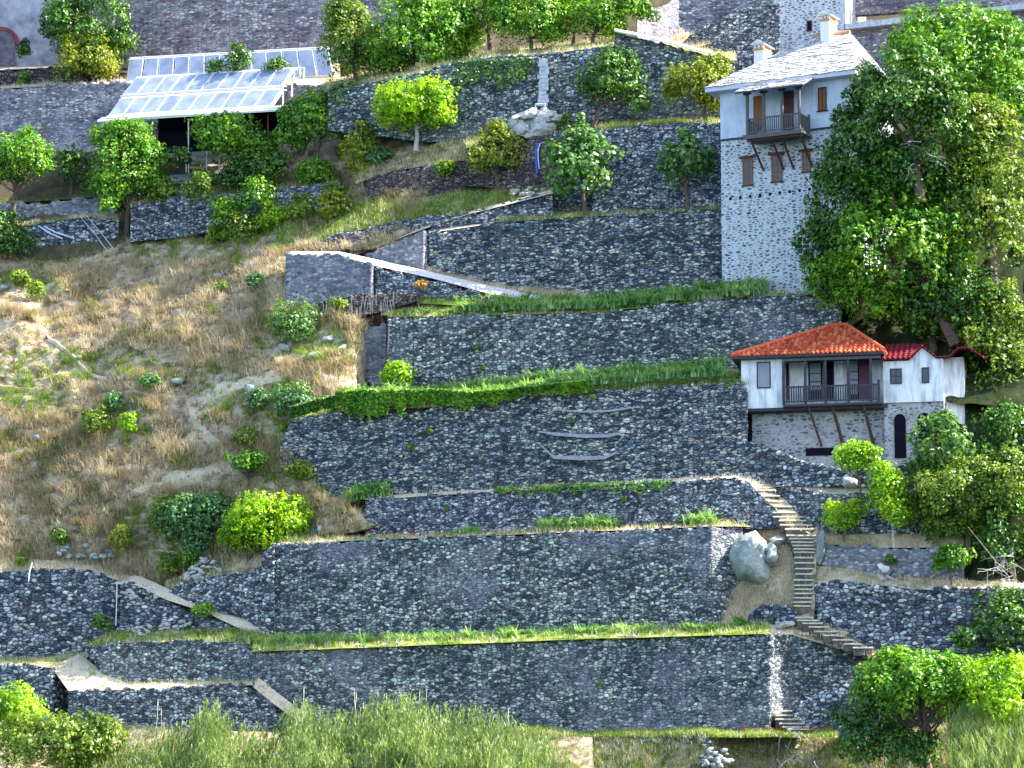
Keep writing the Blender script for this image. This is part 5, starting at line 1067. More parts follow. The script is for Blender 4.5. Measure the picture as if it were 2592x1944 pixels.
def tree(label, cx, cy, wpx, hpx, D, mat, base=None, n=None, size=.2, kind='fruit_tree', cat='tree', seed=0, nlobe=26, lobe=.30, depth=.85, trunk=True, tr=.12, aspect=.6, up=.35, extra=None, group=None, leafy=1.0, bark=None):
    g = (1.32 if seed >= 110 and seed <= 117 else 1.3) if trunk else 1.2; wpx *= g; hpx *= g; extra = [(e_[0], e_[1], e_[2]*g, e_[3]*g) for e_ in (extra or [])]
    rs = np.random.default_rng(seed+int(cx)); c = P(cx, cy, D); sc_ = FPX/(c[1]-CAM[1]); rx = wpx/2/sc_; rz = hpx/2/sc_; ry = rx*depth
    blobs = [(c, rx, ry, rz)]
    for e_ in (extra or []):
        q = P(e_[0], e_[1], D+(e_[4] if len(e_) > 4 else 0)); blobs.append((q, e_[2]/2/sc_, e_[2]/2/sc_*depth, e_[3]/2/sc_))
    tot = []
    for (cc, ax, ay, az) in blobs:
        A = 4*math.pi*(((ax*ay)**1.6+(ax*az)**1.6+(ay*az)**1.6)/3)**(1/1.6)
        nn = int((n or A*2.1/(size*size*aspect)*leafy)) if len(blobs) == 1 or n is None else n
        tot.append(crown_points(cc, ax, ay, az, max(60, nn), rs, max(5, int(nlobe*min(1, .4+ax/3))), lobe))
    Cp = np.concatenate([t[0] for t in tot]); Nr = np.concatenate([t[1] for t in tot])
    V, F = leafset(Cp, Nr, size, rs, aspect, up); NL[0] += len(F)
    b = P(base[0], base[1], D if len(base) < 3 else base[2]) if base else c-np.array([0, 0, rz*1.0])
    if trunk:
        root = empty(kind, b); tag(root, label, cat, group)
        mesh_np('crown', V, F, mat, root)
        mb = MB(); j = lambda s: rs.normal(size=3)*s
        mid = b+(c-b)*.45+j(.1); mb.tube([b-[0, 0, .3], b+(mid-b)*.5+j(.05), mid, c+j(.1)], [tr*1.25, tr, tr*.85, tr*.4], 7)
        for (cc, ax, ay, az) in blobs:
            for k in range(4):
                a = rs.uniform(0, 6.28); tip = cc+np.array([ax*.6*math.cos(a), ay*.6*math.sin(a), az*rs.uniform(-.1, .6)]); st_ = b+(c-b)*rs.uniform(.35, .8)
                m2 = (st_+tip)/2+j(.12)-[0, 0, .1]; mb.tube([st_, m2, tip], [tr*.38, tr*.24, tr*.08], 5)
        mb.build('trunk', bark or M_BARK, root); return root
    o = mesh_np(kind, V, F, mat, origin=b); tag(o, label, cat, group); return o
t_ = tree
# top-left
t_('dark green tree rising above the yellow leaved one at the top left', 225, 65, 225, 210, 29.5, L_DARK, (215, 190), seed=1, extra=[(130, 70, 60, 70), (300, 95, 80, 60)], nlobe=34, lobe=.25)
t_('yellow green tree below the dark one at the top left', 210, 150, 190, 110, 28.6, L_YELLOW, (200, 212), seed=2, extra=[(255, 180, 80, 50)])
t_('small shrub beside the brick arch', 62, 125, 40, 70, 29.8, L_DARK, trunk=False, kind='shrub', cat='shrub', seed=3, size=.16)
t_('little shrub on the narrow wall strip under the arch', 60, 200, 34, 44, 28.8, L_MID, trunk=False, kind='shrub', cat='shrub', seed=4, size=.16)
t_('orange tree with visible dark trunk at the left edge', 52, 398, 190, 115, 21.5, L_MID, (30, 560), seed=5, extra=[(20, 440, 110, 60), (105, 420, 60, 50)], tr=.17, lobe=.27)
t_('dark sparse bush right of the leftmost tree', 178, 425, 95, 110, 24, L_DARK, (180, 500), seed=6, leafy=.6)
t_('large rounded orange tree left of the shelter', 325, 430, 200, 215, 21.8, L_MID, (322, 590), seed=7, nlobe=44, lobe=.24, tr=.17, extra=[(375, 400, 90, 90), (270, 345, 90, 60), (320, 340, 120, 60), (405, 470, 60, 50)])
t_('orange tree directly in front of the shelter', 575, 350, 180, 105, 22.6, L_MID, (600, 460), seed=8, nlobe=36, lobe=.25, extra=[(510, 320, 60, 50), (650, 375, 90, 70), (560, 310, 90, 40)])
t_('dark green tree right of the shelter', 815, 305, 170, 130, 22.6, L_MID, (800, 420), seed=9, nlobe=34, extra=[(740, 290, 70, 70), (880, 330, 70, 80)])
t_('dense low bush under the shelter tree', 635, 435, 170, 85, 21.6, L_DARK, trunk=False, kind='shrub', cat='shrub', seed=10, extra=[(580, 455, 80, 60)])
t_('pale yellowish bush on the shelter floor edge', 515, 460, 80, 70, 21.2, L_OLIVE, trunk=False, kind='shrub', cat='shrub', seed=11, leafy=.8)
t_('slender yellowish tree with pale trunk right of the shelter', 915, 390, 95, 130, 20.9, L_YELLOW, (922, 512), seed=12, bark=M_BARKW, extra=[(915, 335, 60, 60), (930, 440, 80, 60)])
t_('bright green orange tree with spreading crown in front of the chalk stained wall', 1050, 262, 215, 110, 20.0, L_BRIGHT, (1052, 370), seed=13, nlobe=36, lobe=.25, bark=M_BARKW, extra=[(1010, 300, 100, 80), (1110, 290, 100, 70)])
t_('tall olive brown tree at the left end of the upper orange grove', 885, 115, 150, 215, 23.5, L_OLIVE, (905, 230), seed=14, nlobe=40, extra=[(870, 40, 110, 90)])
t_('biggest dark green orange tree of the upper grove', 1055, 95, 280, 185, 23.8, L_MID, (1035, 210), seed=15, nlobe=95, lobe=.16, extra=[(990, 150, 120, 80), (1130, 60, 140, 110), (1150, 120, 70, 60)])
t_('orange tree of the upper grove with a bare trunk above the wall', 1335, 45, 190, 130, 24.0, L_MID, (1345, 130), seed=16, nlobe=40, extra=[(1400, 80, 90, 60), (1270, 30, 100, 80)])
t_('leafy orange tree in the middle of the upper grove', 1225, 20, 130, 110, 25.0, L_MID, (1240, 120), seed=17, nlobe=30)
t_('orange tree touching the ruined sunlit wall', 1520, 40, 170, 110, 24.5, L_MID, (1500, 120), seed=18, nlobe=36, extra=[(1590, 20, 120, 60), (1560, 75, 70, 50)])
t_('tree crown cut by the top edge above the grove', 1450, 0, 140, 90, 26, L_BRIGHT, (1450, 110), seed=19, nlobe=26)
t_('orange tree standing against the high wall below the white capped parapet', 1545, 195, 165, 125, 18.9, L_DARK, (1500, 312), seed=20, nlobe=36, lobe=.25, extra=[(1615, 255, 70, 70), (1490, 225, 60, 60), (1570, 150, 70, 50)])
t_('yellow green tree nearest the small chimney of the tower', 1770, 205, 170, 110, 18.7, L_YELLOW, (1790, 312), seed=21, nlobe=36, extra=[(1820, 165, 70, 60), (1710, 235, 70, 70), (1800, 255, 80, 50)])
t_('large dome shaped fig bush with a leafy shoot on top', 1475, 425, 185, 165, 15.6, L_FIG, (1480, 540), seed=22, nlobe=60, lobe=.2, size=.26, extra=[(1470, 305, 24, 50), (1460, 350, 80, 60)], aspect=.8)
t_('smaller dome shaped fig bush next to the tower', 1737, 410, 140, 140, 15.8, L_FIG, (1740, 530), seed=23, nlobe=46, lobe=.2, size=.26, aspect=.8)
t_('round yellow green bush left of the blue pipe', 1258, 390, 140, 115, 18.1, L_YELLOW, (1262, 478), seed=24, nlobe=40, lobe=.22, extra=[(1262, 330, 60, 50)])
t_('small yellowish bush at the left end of the green slope', 845, 520, 95, 100, 19.5, L_YELLOW, (850, 590), seed=25)
for k, (x, y, a, b, m, lb) in enumerate([(505, 480, 90, 80, L_OLIVE, 'olive green shrub over the dry stone wall below the shelter'), (570, 540, 100, 90, L_MID, 'leafy shrub leaning over the wall gap'), (650, 500, 110, 90, L_MID, 'shrub at the right end of the dry stone wall'), (620, 590, 120, 90, L_OLIVE, 'dark shrub below the wall gap on the grassy slope'), (690, 545, 80, 70, L_BRIGHT, 'light green shrub on top of the grassy slope'), (20, 600, 150, 130, L_DARK, 'dense dark shrub at the left edge under the low grey wall'), (270, 520, 60, 50, L_MID, 'small leafy sprout at the foot of the large orange tree'), (975, 545, 60, 40, L_GRASS, 'low round bush on the green slope'), (1100, 510, 40, 26, L_DARK, 'tiny dark bush on the upper part of the green slope')]):
    t_(lb, x, y, a, b, 19.6 if k not in (5,) else 20.4, m, trunk=False, kind='shrub', cat='shrub', seed=40+k, leafy=.8)
def onh(x, y): return on_hill([x], [y])[0][1]+SH*(x-1296)
for k, (x, y, a, b, m, lb) in enumerate([(740, 820, 140, 110, L_FIG, 'bright round bush below the square pier'), (650, 717, 55, 60, L_BLUE, 'small green bush left of the square pier'), (740, 1020, 130, 90, L_BLUE, 'bluish bush at the top left of the widest wall'), (660, 1010, 90, 50, L_BLUE, 'bluish low bush left of the winding path'), (250, 1070, 90, 80, L_OLIVE, 'olive bush in the middle of the dry hillside'), (325, 1070, 50, 60, L_BRIGHT, 'fresh green bush in the middle of the dry hillside'), (290, 1020, 70, 50, L_BLUE, 'round bluish bush above the fresh green one'), (620, 1110, 70, 50, L_OLIVE, 'brownish bush above the little mushroom shaped tree'), (360, 1350, 0, 0, L_YELLOW, ''), (310, 1365, 62, 76, L_YELLOW, 'golden bush beside the scree of grey rocks'), (420, 1310, 90, 130, L_OLIVE, 'tall grassy olive bush left of the dark green bushes'), (50, 710, 70, 50, L_GRASS, 'bright green weed patch near the left edge'), (90, 740, 60, 50, L_GRASS, 'small green weed under the bright green patch'), (380, 965, 70, 40, L_BLUE, 'low bluish bush on the dry hillside path'), (480, 1420, 60, 70, L_MID, 'green bush over the head of the curved wall'), (430, 1430, 70, 60, L_OLIVE, 'grey green bush over the winding path'), (150, 1360, 50, 50, L_OLIVE, 'small olive bush at the left of the scree'), (55, 1425, 50, 26, L_GRASS, 'small green plant on top of the two toned wall'), (560, 730, 60, 36, L_OLIVE, 'low scrub near the upper right of the dry hillside')]):
    if a: t_(lb, x, y, a, b, onh(x, y)-.8, m, trunk=False, kind='shrub', cat='shrub', seed=70+k, size=.17, leafy=.85)
t_('little mushroom shaped tree with twin trunks on the pale path', 627, 1172, 90, 50, 5.9, L_MID, (630, 1240), seed=90, size=.15, bark=M_DWOOD, extra=[(655, 1165, 50, 36), (575, 1158, 26, 18)], tr=.08)
t_('flat topped pale green sapling against the widest wall', 756, 1190, 95, 36, 5.6, L_YELLOW, (762, 1240), seed=91, size=.14, tr=.04)
t_('brilliant lime green tree above the curved wall', 680, 1320, 200, 120, 4.7, L_BRIGHT, (616, 1435), seed=92, nlobe=46, lobe=.24, extra=[(620, 1350, 120, 90), (740, 1300, 90, 80), (700, 1380, 110, 50)], tr=.11, size=.18)
t_('dark bluish green bushes left of the lime green tree', 470, 1320, 150, 120, 5.6, L_BLUE, trunk=False, kind='shrub', cat='shrub', seed=93, nlobe=40, extra=[(540, 1310, 120, 110), (500, 1380, 110, 80)])
t_('dark leafy bush in the wall corner near the thin white pole', 260, 1577, 66, 38, 4.3, L_DARK, trunk=False, kind='shrub', cat='shrub', seed=94, size=.16)
t_('small sapling on the rubble above the ragged terrace wall', 515, 1545, 80, 30, 3.0, L_MID, (515, 1605), seed=95, size=.15, tr=.05, leafy=.6)
t_('bright leafy bush on the second plant ledge against the terrace wall', 1005, 950, 95, 66, 9.6, L_BRIGHT, trunk=False, kind='shrub', cat='shrub', seed=96, size=.18)
t_('thin sapling with orange leaves above the terrace wall', 1066, 722, 44, 22, 12, leaf_mat('leaf_rust', [(.1, (.2, .1, .02)), (.6, (.5, .28, .05)), (1, (.6, .5, .15))]), (1060, 795), seed=97, size=.14, tr=.025, leafy=.5)
t_('small bush at the right of the square pier', 855, 772, 70, 30, 12.2, L_GRASS, trunk=False, kind='shrub', cat='shrub', seed=98, size=.16)
# right-hand side
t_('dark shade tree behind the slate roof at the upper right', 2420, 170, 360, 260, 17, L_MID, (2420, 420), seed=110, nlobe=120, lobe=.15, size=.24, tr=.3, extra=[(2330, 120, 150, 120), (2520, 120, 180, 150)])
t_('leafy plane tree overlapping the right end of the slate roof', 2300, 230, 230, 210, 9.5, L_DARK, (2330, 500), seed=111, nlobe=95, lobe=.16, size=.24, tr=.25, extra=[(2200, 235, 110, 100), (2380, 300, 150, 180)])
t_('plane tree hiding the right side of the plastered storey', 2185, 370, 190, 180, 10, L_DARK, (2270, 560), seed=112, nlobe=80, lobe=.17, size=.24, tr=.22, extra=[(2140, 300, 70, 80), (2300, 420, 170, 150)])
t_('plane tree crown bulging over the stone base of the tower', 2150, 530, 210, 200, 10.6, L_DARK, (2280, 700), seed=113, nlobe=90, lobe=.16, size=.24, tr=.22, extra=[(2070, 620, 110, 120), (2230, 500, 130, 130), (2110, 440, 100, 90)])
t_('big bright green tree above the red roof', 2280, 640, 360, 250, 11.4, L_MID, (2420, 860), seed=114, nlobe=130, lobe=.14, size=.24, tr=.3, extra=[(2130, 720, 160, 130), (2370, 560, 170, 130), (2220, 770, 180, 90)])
t_('tall olive green tree along the right edge', 2500, 480, 210, 420, 12, L_OLIVE, (2520, 800), seed=115, nlobe=120, lobe=.15, size=.24, tr=.28, extra=[(2460, 330, 150, 160)])
t_('sunlit tree drooping beside the annex at the right edge', 2530, 900, 190, 330, 12.2, L_OLIVE, (2550, 1120), seed=116, nlobe=110, lobe=.15, size=.22, tr=.25, extra=[(2450, 870, 80, 120), (2480, 1010, 100, 120)])
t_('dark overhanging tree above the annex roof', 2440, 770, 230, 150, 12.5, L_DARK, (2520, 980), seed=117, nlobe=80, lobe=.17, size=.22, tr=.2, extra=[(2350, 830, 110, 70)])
t_('drooping chestnut like tree in front of the arches', 2385, 1140, 150, 160, 5.6, L_FIG, (2400, 1262), seed=118, nlobe=46, lobe=.2, size=.3, aspect=.35, up=-.1, tr=.14, extra=[(2390, 1075, 80, 60), (2340, 1190, 80, 60), (2430, 1200, 80, 60)])
t_('bright young tree under the porch struts', 2160, 1158, 110, 70, 4.2, L_BRIGHT, (2180, 1250), seed=119, nlobe=30, size=.18, extra=[(2200, 1150, 60, 60)], tr=.06)
t_('slender bright tree with pale trunk on the low terrace', 2240, 1240, 100, 130, 4.0, L_BRIGHT, (2262, 1372), seed=120, nlobe=40, size=.18, bark=M_BARKW, extra=[(2260, 1310, 80, 70)], tr=.05)
t_('bright forked young tree in front of the coped wall', 2130, 1315, 90, 70, 5.0, L_BRIGHT, (2135, 1355), seed=121, nlobe=26, size=.17, extra=[(2170, 1285, 50, 50), (2100, 1290, 40, 50)], tr=.05, leafy=.8)
t_('wide olive green bush mass between the yard and the dark gully', 2440, 1250, 260, 150, 5.4, L_OLIVE, (2450, 1380), seed=122, nlobe=110, lobe=.15, size=.2, tr=.15, extra=[(2340, 1290, 120, 90), (2540, 1210, 160, 120), (2400, 1340, 140, 60)])
t_('small round citrus tree on the terrace right of the stump', 2415, 1408, 100, 62, 4.2, L_MID, (2410, 1478), seed=123, nlobe=30, size=.18, tr=.05, extra=[(2380, 1430, 50, 40)])
t_('large bright tree in the bottom right corner', 2330, 1740, 310, 150, -4, L_MID, (2350, 1950), seed=124, nlobe=120, lobe=.15, size=.22, tr=.2, extra=[(2260, 1700, 130, 110), (2420, 1720, 200, 100), (2190, 1760, 90, 80)])
t_('yellow green tree at the right edge of the bottom corner', 2530, 1760, 190, 180, -5, L_BRIGHT, (2540, 1960), seed=125, nlobe=50, lobe=.2, size=.2, tr=.15)
t_('glossy dark shrub beside the exposed roots', 2180, 1860, 160, 150, -4.2, L_DARK, (2200, 1960), seed=126, nlobe=46, lobe=.2, size=.2, tr=.08, bark=M_BARKW, extra=[(2300, 1900, 170, 100)])
t_('dark shrub half hidden in the shaded gully', 2440, 1620, 90, 60, 2.4, L_DARK, trunk=False, kind='shrub', cat='shrub', seed=127)
t_('bright leafy bush in the bottom left corner', 35, 1800, 170, 130, -4.2, L_BRIGHT, trunk=False, kind='shrub', cat='shrub', seed=128, nlobe=40)
t_('large dark green bush along the bottom left edge', 140, 1885, 330, 150, -5.2, L_OLIVE, trunk=False, kind='shrub', cat='shrub', seed=129, nlobe=120, lobe=.15, extra=[(250, 1870, 130, 110)])
t_('small pine like shrub between the back and middle panel rows', 605, 160, 80, 70, 27.6, L_DARK, (600, 215), seed=130, size=.18, leafy=.7, extra=[(600, 130, 40, 50), (545, 175, 60, 50)])
t_('dark shrub in front of the right part of the back panel row', 705, 172, 80, 44, 27.6, L_DARK, (705, 215), seed=131, size=.18, leafy=.7)
t_('weed shrub right of the big boulder foot', 1870, 1590, 60, 66, 2.4, L_MID, trunk=False, kind='shrub', cat='shrub', seed=132, size=.16)
t_('round tussock on the wall corner left of the red roofed house', 1850, 972, 36, 26, 6.9, L_GRASS, trunk=False, kind='shrub', cat='shrub', seed=133, size=.16)
t_('green shrub behind the white stones of the stump', 2254, 1425, 36, 40, 5.0, L_OLIVE, trunk=False, kind='shrub', cat='shrub', seed=134, size=.16)
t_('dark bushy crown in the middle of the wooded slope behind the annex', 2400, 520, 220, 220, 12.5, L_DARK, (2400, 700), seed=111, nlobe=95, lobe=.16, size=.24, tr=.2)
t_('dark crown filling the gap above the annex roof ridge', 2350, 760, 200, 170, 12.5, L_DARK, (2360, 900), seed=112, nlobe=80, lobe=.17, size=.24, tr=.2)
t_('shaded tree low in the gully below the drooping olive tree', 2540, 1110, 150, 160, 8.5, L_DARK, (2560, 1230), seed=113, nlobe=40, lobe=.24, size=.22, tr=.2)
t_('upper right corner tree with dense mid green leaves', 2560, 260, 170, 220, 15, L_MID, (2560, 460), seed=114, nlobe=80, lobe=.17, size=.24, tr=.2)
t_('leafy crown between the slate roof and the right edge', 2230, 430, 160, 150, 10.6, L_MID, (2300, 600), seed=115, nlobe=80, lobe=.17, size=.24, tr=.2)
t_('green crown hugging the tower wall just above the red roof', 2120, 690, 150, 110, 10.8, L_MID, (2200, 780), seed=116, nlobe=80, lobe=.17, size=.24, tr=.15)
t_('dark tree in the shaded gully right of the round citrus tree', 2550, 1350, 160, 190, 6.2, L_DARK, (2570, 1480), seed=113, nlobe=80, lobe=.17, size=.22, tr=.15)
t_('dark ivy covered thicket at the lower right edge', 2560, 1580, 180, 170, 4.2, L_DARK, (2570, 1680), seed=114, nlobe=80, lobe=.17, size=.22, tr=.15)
for k, (x, y, a, b, m, lb, D) in enumerate([(740, 350, 110, 90, L_MID, 'rounded shrub tucked behind the shelter tree', 23), (700, 420, 100, 80, L_DARK, 'dark shrub between the shelter and the slender yellowish tree', 22.2), (800, 440, 120, 80, L_MID, 'shrub under the dark tree right of the shelter', 22), (460, 400, 60, 60, L_DARK, 'dark shrub at the left post of the shelter', 22.4), (420, 500, 90, 60, L_OLIVE, 'olive shrub by the trunk of the large rounded orange tree', 21.4), (240, 470, 80, 80, L_DARK, 'dark shrub left of the large rounded orange tree', 22.4), (880, 260, 110, 100, L_DARK, 'dark shrub below the olive brown tree of the grove', 22), (960, 400, 90, 50, L_BLUE, 'low bluish shrub below the spreading bright tree', 20.6), (1130, 430, 90, 40, L_GRASS, 'low green weeds under the round yellow green bush', 19), (1420, 310, 60, 50, L_OLIVE, 'weedy shrub on the ledge beside the rock outcrop', 18.6), (950, 130, 120, 110, L_DARK, 'dark foliage between the first two grove trees', 25.4), (1400, 60, 120, 90, L_DARK, 'dark foliage behind the bare trunked grove tree', 26.5), (760, 530, 100, 70, L_GRASS, 'fresh green bush on the grassy slope below the short wall', 19.8), (560, 600, 120, 50, L_GRASS, 'long green weed patch below the wall gap', 20.6), (1180, 90, 130, 90, L_MID, 'green crown behind the biggest grove tree', 26), (1640, 40, 60, 60, L_DARK, 'dark little tree at the ruined wall', 25)]):
    t_(lb, x, y, a, b, D, m, trunk=False, kind='shrub', cat='shrub', seed=140+k, leafy=.9)
# bare tangled branches
def bare(label, x, y, D, L, n, seed, spread=1.0, down=0., mat=M_BARKW, r=.035):
    rs = np.random.default_rng(seed); b = P(x, y, D); mb = MB()
    for k in range(n):
        a = rs.uniform(0, 6.28); p = b+rs.normal(size=3)*.3*spread; pts = [p]; d = np.array([math.cos(a), -.3, math.sin(a)*.7-down])
        for j in range(5):
            d = d+rs.normal(size=3)*.35; d /= np.linalg.norm(d); p = p+d*L/5; pts.append(p)
        mb.tube(pts, [r*(1-.15*j) for j in range(6)], 4)
        mb.tube([pts[2], pts[2]+rs.normal(size=3)*.25*L, pts[2]+rs.normal(size=3)*.35*L], [r*.6, r*.5, r*.3], 4)
    tag(mb.build('bare_branches', mat), label, 'branches')
bare('tangle of bleached bare branches in the dark gully', 2545, 1425, 2.5, 1.8, 12, 1, 1.6, r=.022)
bare('pale roots hanging from the undercut bank below the grass lip', 2010, 1890, -1.2, .9, 14, 2, 1.5, .8, r=.025)
bare('bleached twigs inside the bottom right tree', 2200, 1800, -5.0, 1.4, 7, 3, 1.2, r=.02)
bare('bare branches showing through the plane tree crown', 2330, 380, 8.6, 1.3, 8, 4, 1.5, r=.022)

# ------------------------------------------------------------------ strap leaved plants on the ledges
def strap_proto(seed, L=.9, n=46):
    rs = np.random.default_rng(seed); base = np.stack([rs.normal(0, .12, n), rs.normal(0, .10, n), np.zeros(n)], 1)
    V, F = blades(base, rs.uniform(.55, 1.15, n)*L, rs.uniform(0, 6.28, n), rs.uniform(.35, 1.15, n), np.full(n, .095), 4, 1.25)
    me = bpy.data.meshes.new('strap_plant'); me.from_pydata(V.tolist(), [], F.tolist()); me.materials.append(L_STRAP); me.update(); return me
SP = [strap_proto(s) for s in (1, 2, 3, 4)]
def clumps(pts, nrow, label, jy=3, s0=.8, s1=1.25, rows=((0, 0.),), gap=None):
    a = np.array(pts, float); made = []
    for (dy, dD) in rows:
        for k in range(nrow):
            x = a[0, 0]+(a[-1, 0]-a[0, 0])*(k+random.uniform(.1, .9))/nrow
            if gap and any(g0 < x < g1 for g0, g1 in gap): continue
            y = np.interp(x, a[:, 0], a[:, 1])+dy+random.uniform(-jy, jy); D = np.interp(x, a[:, 0], a[:, 2])+dD
            o = bpy.data.objects.new('strap_plant', random.choice(SP)); link(o); o.location = P(x, y, D); s = random.uniform(s0, s1); o.scale = (s, s, s*random.uniform(.9, 1.2)); o.rotation_euler = (0, 0, random.uniform(0, 6.28))
            made.append((x, o, dy))
    for dy in sorted(set(q[2] for q in made)):
        for j, (x, o, _) in enumerate(sorted([q for q in made if q[2] == dy], key=lambda q: q[0])): tag(o, ORD[j]+' from the left '+('' if len(rows) == 1 else 'in front, ' if dy == rows[0][0] else 'at the back, ')+label, 'plant', 'strap leaved plants along the terraces')
clumps([(1150, 788, 12.2), (1500, 782, 12.3), (1880, 745, 12.2), (1935, 742, 12.2)], 46, 'strap plant above the upper terrace wall', rows=((2, -.4), (-14, .9)))
clumps([(1000, 797, 12), (1160, 792, 12)], 7, 'strap plant near the orange sapling', s0=.5, s1=.9)
clumps([(860, 1030, 7.6), (1100, 1022, 7.6), (1370, 990, 7.6), (1600, 972, 7.6), (1835, 955, 7.6)], 52, 'strap plant above the widest wall', rows=((-4, -.2), (-22, 1.2)), s0=.9, s1=1.35)
clumps([(600, 1636, 1.4), (900, 1634, 1.4), (1300, 1620, 1.5), (1660, 1606, 1.5)], 34, 'strap plant above the lowest long wall', rows=((-3, 0), (-8, .8)), gap=[(925, 950), (1030, 1050), (1310, 1330)], s0=.7, s1=1.1)
clumps([(1725, 1605, 1.6), (1800, 1602, 1.6)], 4, 'strap plant in the lone lowest tuft', s0=.9, s1=1.2)
clumps([(1810, 1612, 1.8), (1880, 1604, 2.0)], 5, 'strap plant below the boulder', s0=1, s1=1.3)
clumps([(1365, 1345, 4.3), (1560, 1338, 4.3)], 13, 'strap plant in the dense poppy ledge clump', s0=.8, s1=1.2, rows=((0, 0), (-6, .4)))
clumps([(1150, 1353, 4.3), (1215, 1350, 4.3)], 4, 'strap plant in the small poppy ledge clump', s0=.6, s1=.9)
clumps([(1745, 1335, 4.6), (1810, 1332, 4.6)], 6, 'strap plant in the tuft near the stairs', s0=1.0, s1=1.4)
clumps([(880, 1272, 5.8), (985, 1250, 6.1)], 8, 'yellowish strap plant by the pale path', s0=.9, s1=1.2, rows=((0, 0), (-12, .3)))
clumps([(790, 1262, 6.6), (840, 1262, 6.6)], 5, 'strap plant behind the metal trough', s0=.6, s1=.9)
# ivy hanging over the widest wall
def ivy(label, pts, D, n, size, mat, seed, out_=.25):
    rs = np.random.default_rng(seed); a = np.array(pts, float); x = rs.uniform(a[0, 0], a[-1, 0], n); yt = np.interp(x, a[:, 0], a[:, 1]); yb = np.interp(x, a[:, 0], a[:, 2])
    yb = yt+(yb-yt)*(.65+.5*noise2(x/22., x*0, seed)); s = rs.random(n)**1.3; y = yt+(yb-yt)*s
    C = PA(x, y, D-.12-rs.random(n)*out_*(1-s*.6)-.1*noise2(x/15., y/15., 3)); V, F = leafset(C, np.tile([0, -1., .3], (n, 1)), size, rs, .8)
    tag(mesh_np('ivy', V, F, mat), label, 'ivy')
ivy('green creeper hanging over the top of the widest wall', [(850, 990, 1050), (920, 985, 1078), (1050, 985, 1082), (1110, 985, 1050), (1200, 990, 1030), (1360, 975, 1012), (1500, 960, 1005)], 6.5, 15000, .16, L_MID, 3, .5)
ivy('dark creeper trailing left of the widest wall top', [(735, 1030, 1065), (800, 1010, 1062), (860, 1000, 1056)], 6.7, 2500, .16, L_DARK, 4, .4)
ivy('sparse creeper on the thin path wall', [(1250, 1232, 1262), (1700, 1214, 1250)], 4.9, 900, .15, L_MID, 5, .15)
ivy('creeper patches on the high wall near the chalky stain', [(1150, 155, 235), (1350, 145, 215)], 21, 1200, .16, L_DARK, 6, .12)
for k, (x, y) in enumerate([(1090, 1095), (1445, 1065), (1042, 1132), (1580, 1265), (1130, 1285), (1500, 985+20), (1205, 882), (1215, 930), (1515, 1732)]):
    D = 6.5 if y < 1200 and y > 1000 else (11 if y < 1000 else (4.9 if y < 1300 else 0))
    t_('small green weed rooted in the face of a dark wall', x, y, 20, 16, D-.12, L_MID, trunk=False, kind='wall_weed', cat='weed', seed=200+k, size=.12, group='weeds growing in the terrace walls', nlobe=6)

# ------------------------------------------------------------------ grass
GZ = [(180, 925, 300, 45), (60, 1000, 160, 50), (640, 560, 170, 90), (470, 620, 190, 50), (60, 740, 110, 45), (550, 970, 80, 50), (760, 870, 130, 60), (700, 1050, 90, 60), (330, 1080, 70, 60), (640, 1010, 110, 60), (130, 640, 100, 60), (420, 1340, 130, 90), (720, 1240, 90, 40), (300, 600, 140, 60), (820, 1180, 60, 80)]
PZ = [(475, 1040, 70, 42), (520, 1100, 60, 45), (620, 965, 110, 20), (500, 1210, 130, 24), (80, 760, 90, 34), (60, 855, 140, 45)]
def hill_tufts(n, mode):
    x = RNG.uniform(-200, 1080, n*2); y = RNG.uniform(470, 1490, n*2); b = np.interp(y, BND[:, 0], BND[:, 1]); k = x < b+15; x = x[k]; y = y[k]
    g = np.zeros(len(x))
    for (cx, cy, rx, ry) in GZ: g = np.maximum(g, 1-((x-cx)/rx)**2-((y-cy)/ry)**2)
    p = np.zeros(len(x))
    for (cx, cy, rx, ry) in PZ: p = np.maximum(p, 1-((x-cx)/rx)**2-((y-cy)/ry)**2)
    nz = noise2(x/60., y/45., 77)
    g = g+.5*nz+.15
    r = RNG.random(len(x))
    if mode == 'green': k = (g > .25) | (r < .05)
    elif mode == 'scrub': k = (g < .45) & (nz+.3*RNG.normal(size=len(x)) > -.05)
    else: k = (g < .25) & (nz+.3*RNG.normal(size=len(x)) < .15)
    k &= (p < .1) | (r < .25)
    return on_hill(x[k], y[k])[:n]
TUFTS['green'].append(hill_tufts(5000, 'green'))
def grow(name, label, q, mat, L0, L1, per, wd, lean0=.2, lean1=.9, clump=.10, outward=0.):
    cl = .6+.8*np.clip(.5+noise2(q[:, 0]*.8, q[:, 2]*.8, 14), 0, 1)
    base = np.repeat(q, per, 0); sz = np.repeat(cl, per); m = len(base)
    off = np.stack([RNG.normal(0, clump, m), RNG.normal(0, clump, m), np.full(m, -.03)], 1)
    az = np.where(RNG.random(m) < outward, np.arctan2(off[:, 1], off[:, 0])+RNG.normal(0, .5, m), RNG.uniform(0, 6.28, m))
    V, F = blades(base+off, RNG.uniform(L0, L1, m)*sz, az, RNG.uniform(lean0, lean1, m), np.full(m, wd), 2, 1.0)
    tag(mesh_np(name, V, F, mat), label, 'grass', kind='stuff')
grow('green_grass', 'fresh green grass on ledges and slopes', np.concatenate(TUFTS['green']), L_GRASS, .14, .42, 8, .03)
grow('dry_grass', 'short bleached dry grass on banks and ledges', np.concatenate(TUFTS['dry']+TUFTS['scrub']), L_DRY, .15, .42, 8, .028)
grow('dry_tussocks', 'pale straw tussocks covering the hillside', hill_tufts(3600, 'dry'), L_DRY, .3, .75, 36, .036, .5, 1.15, .17, .8)
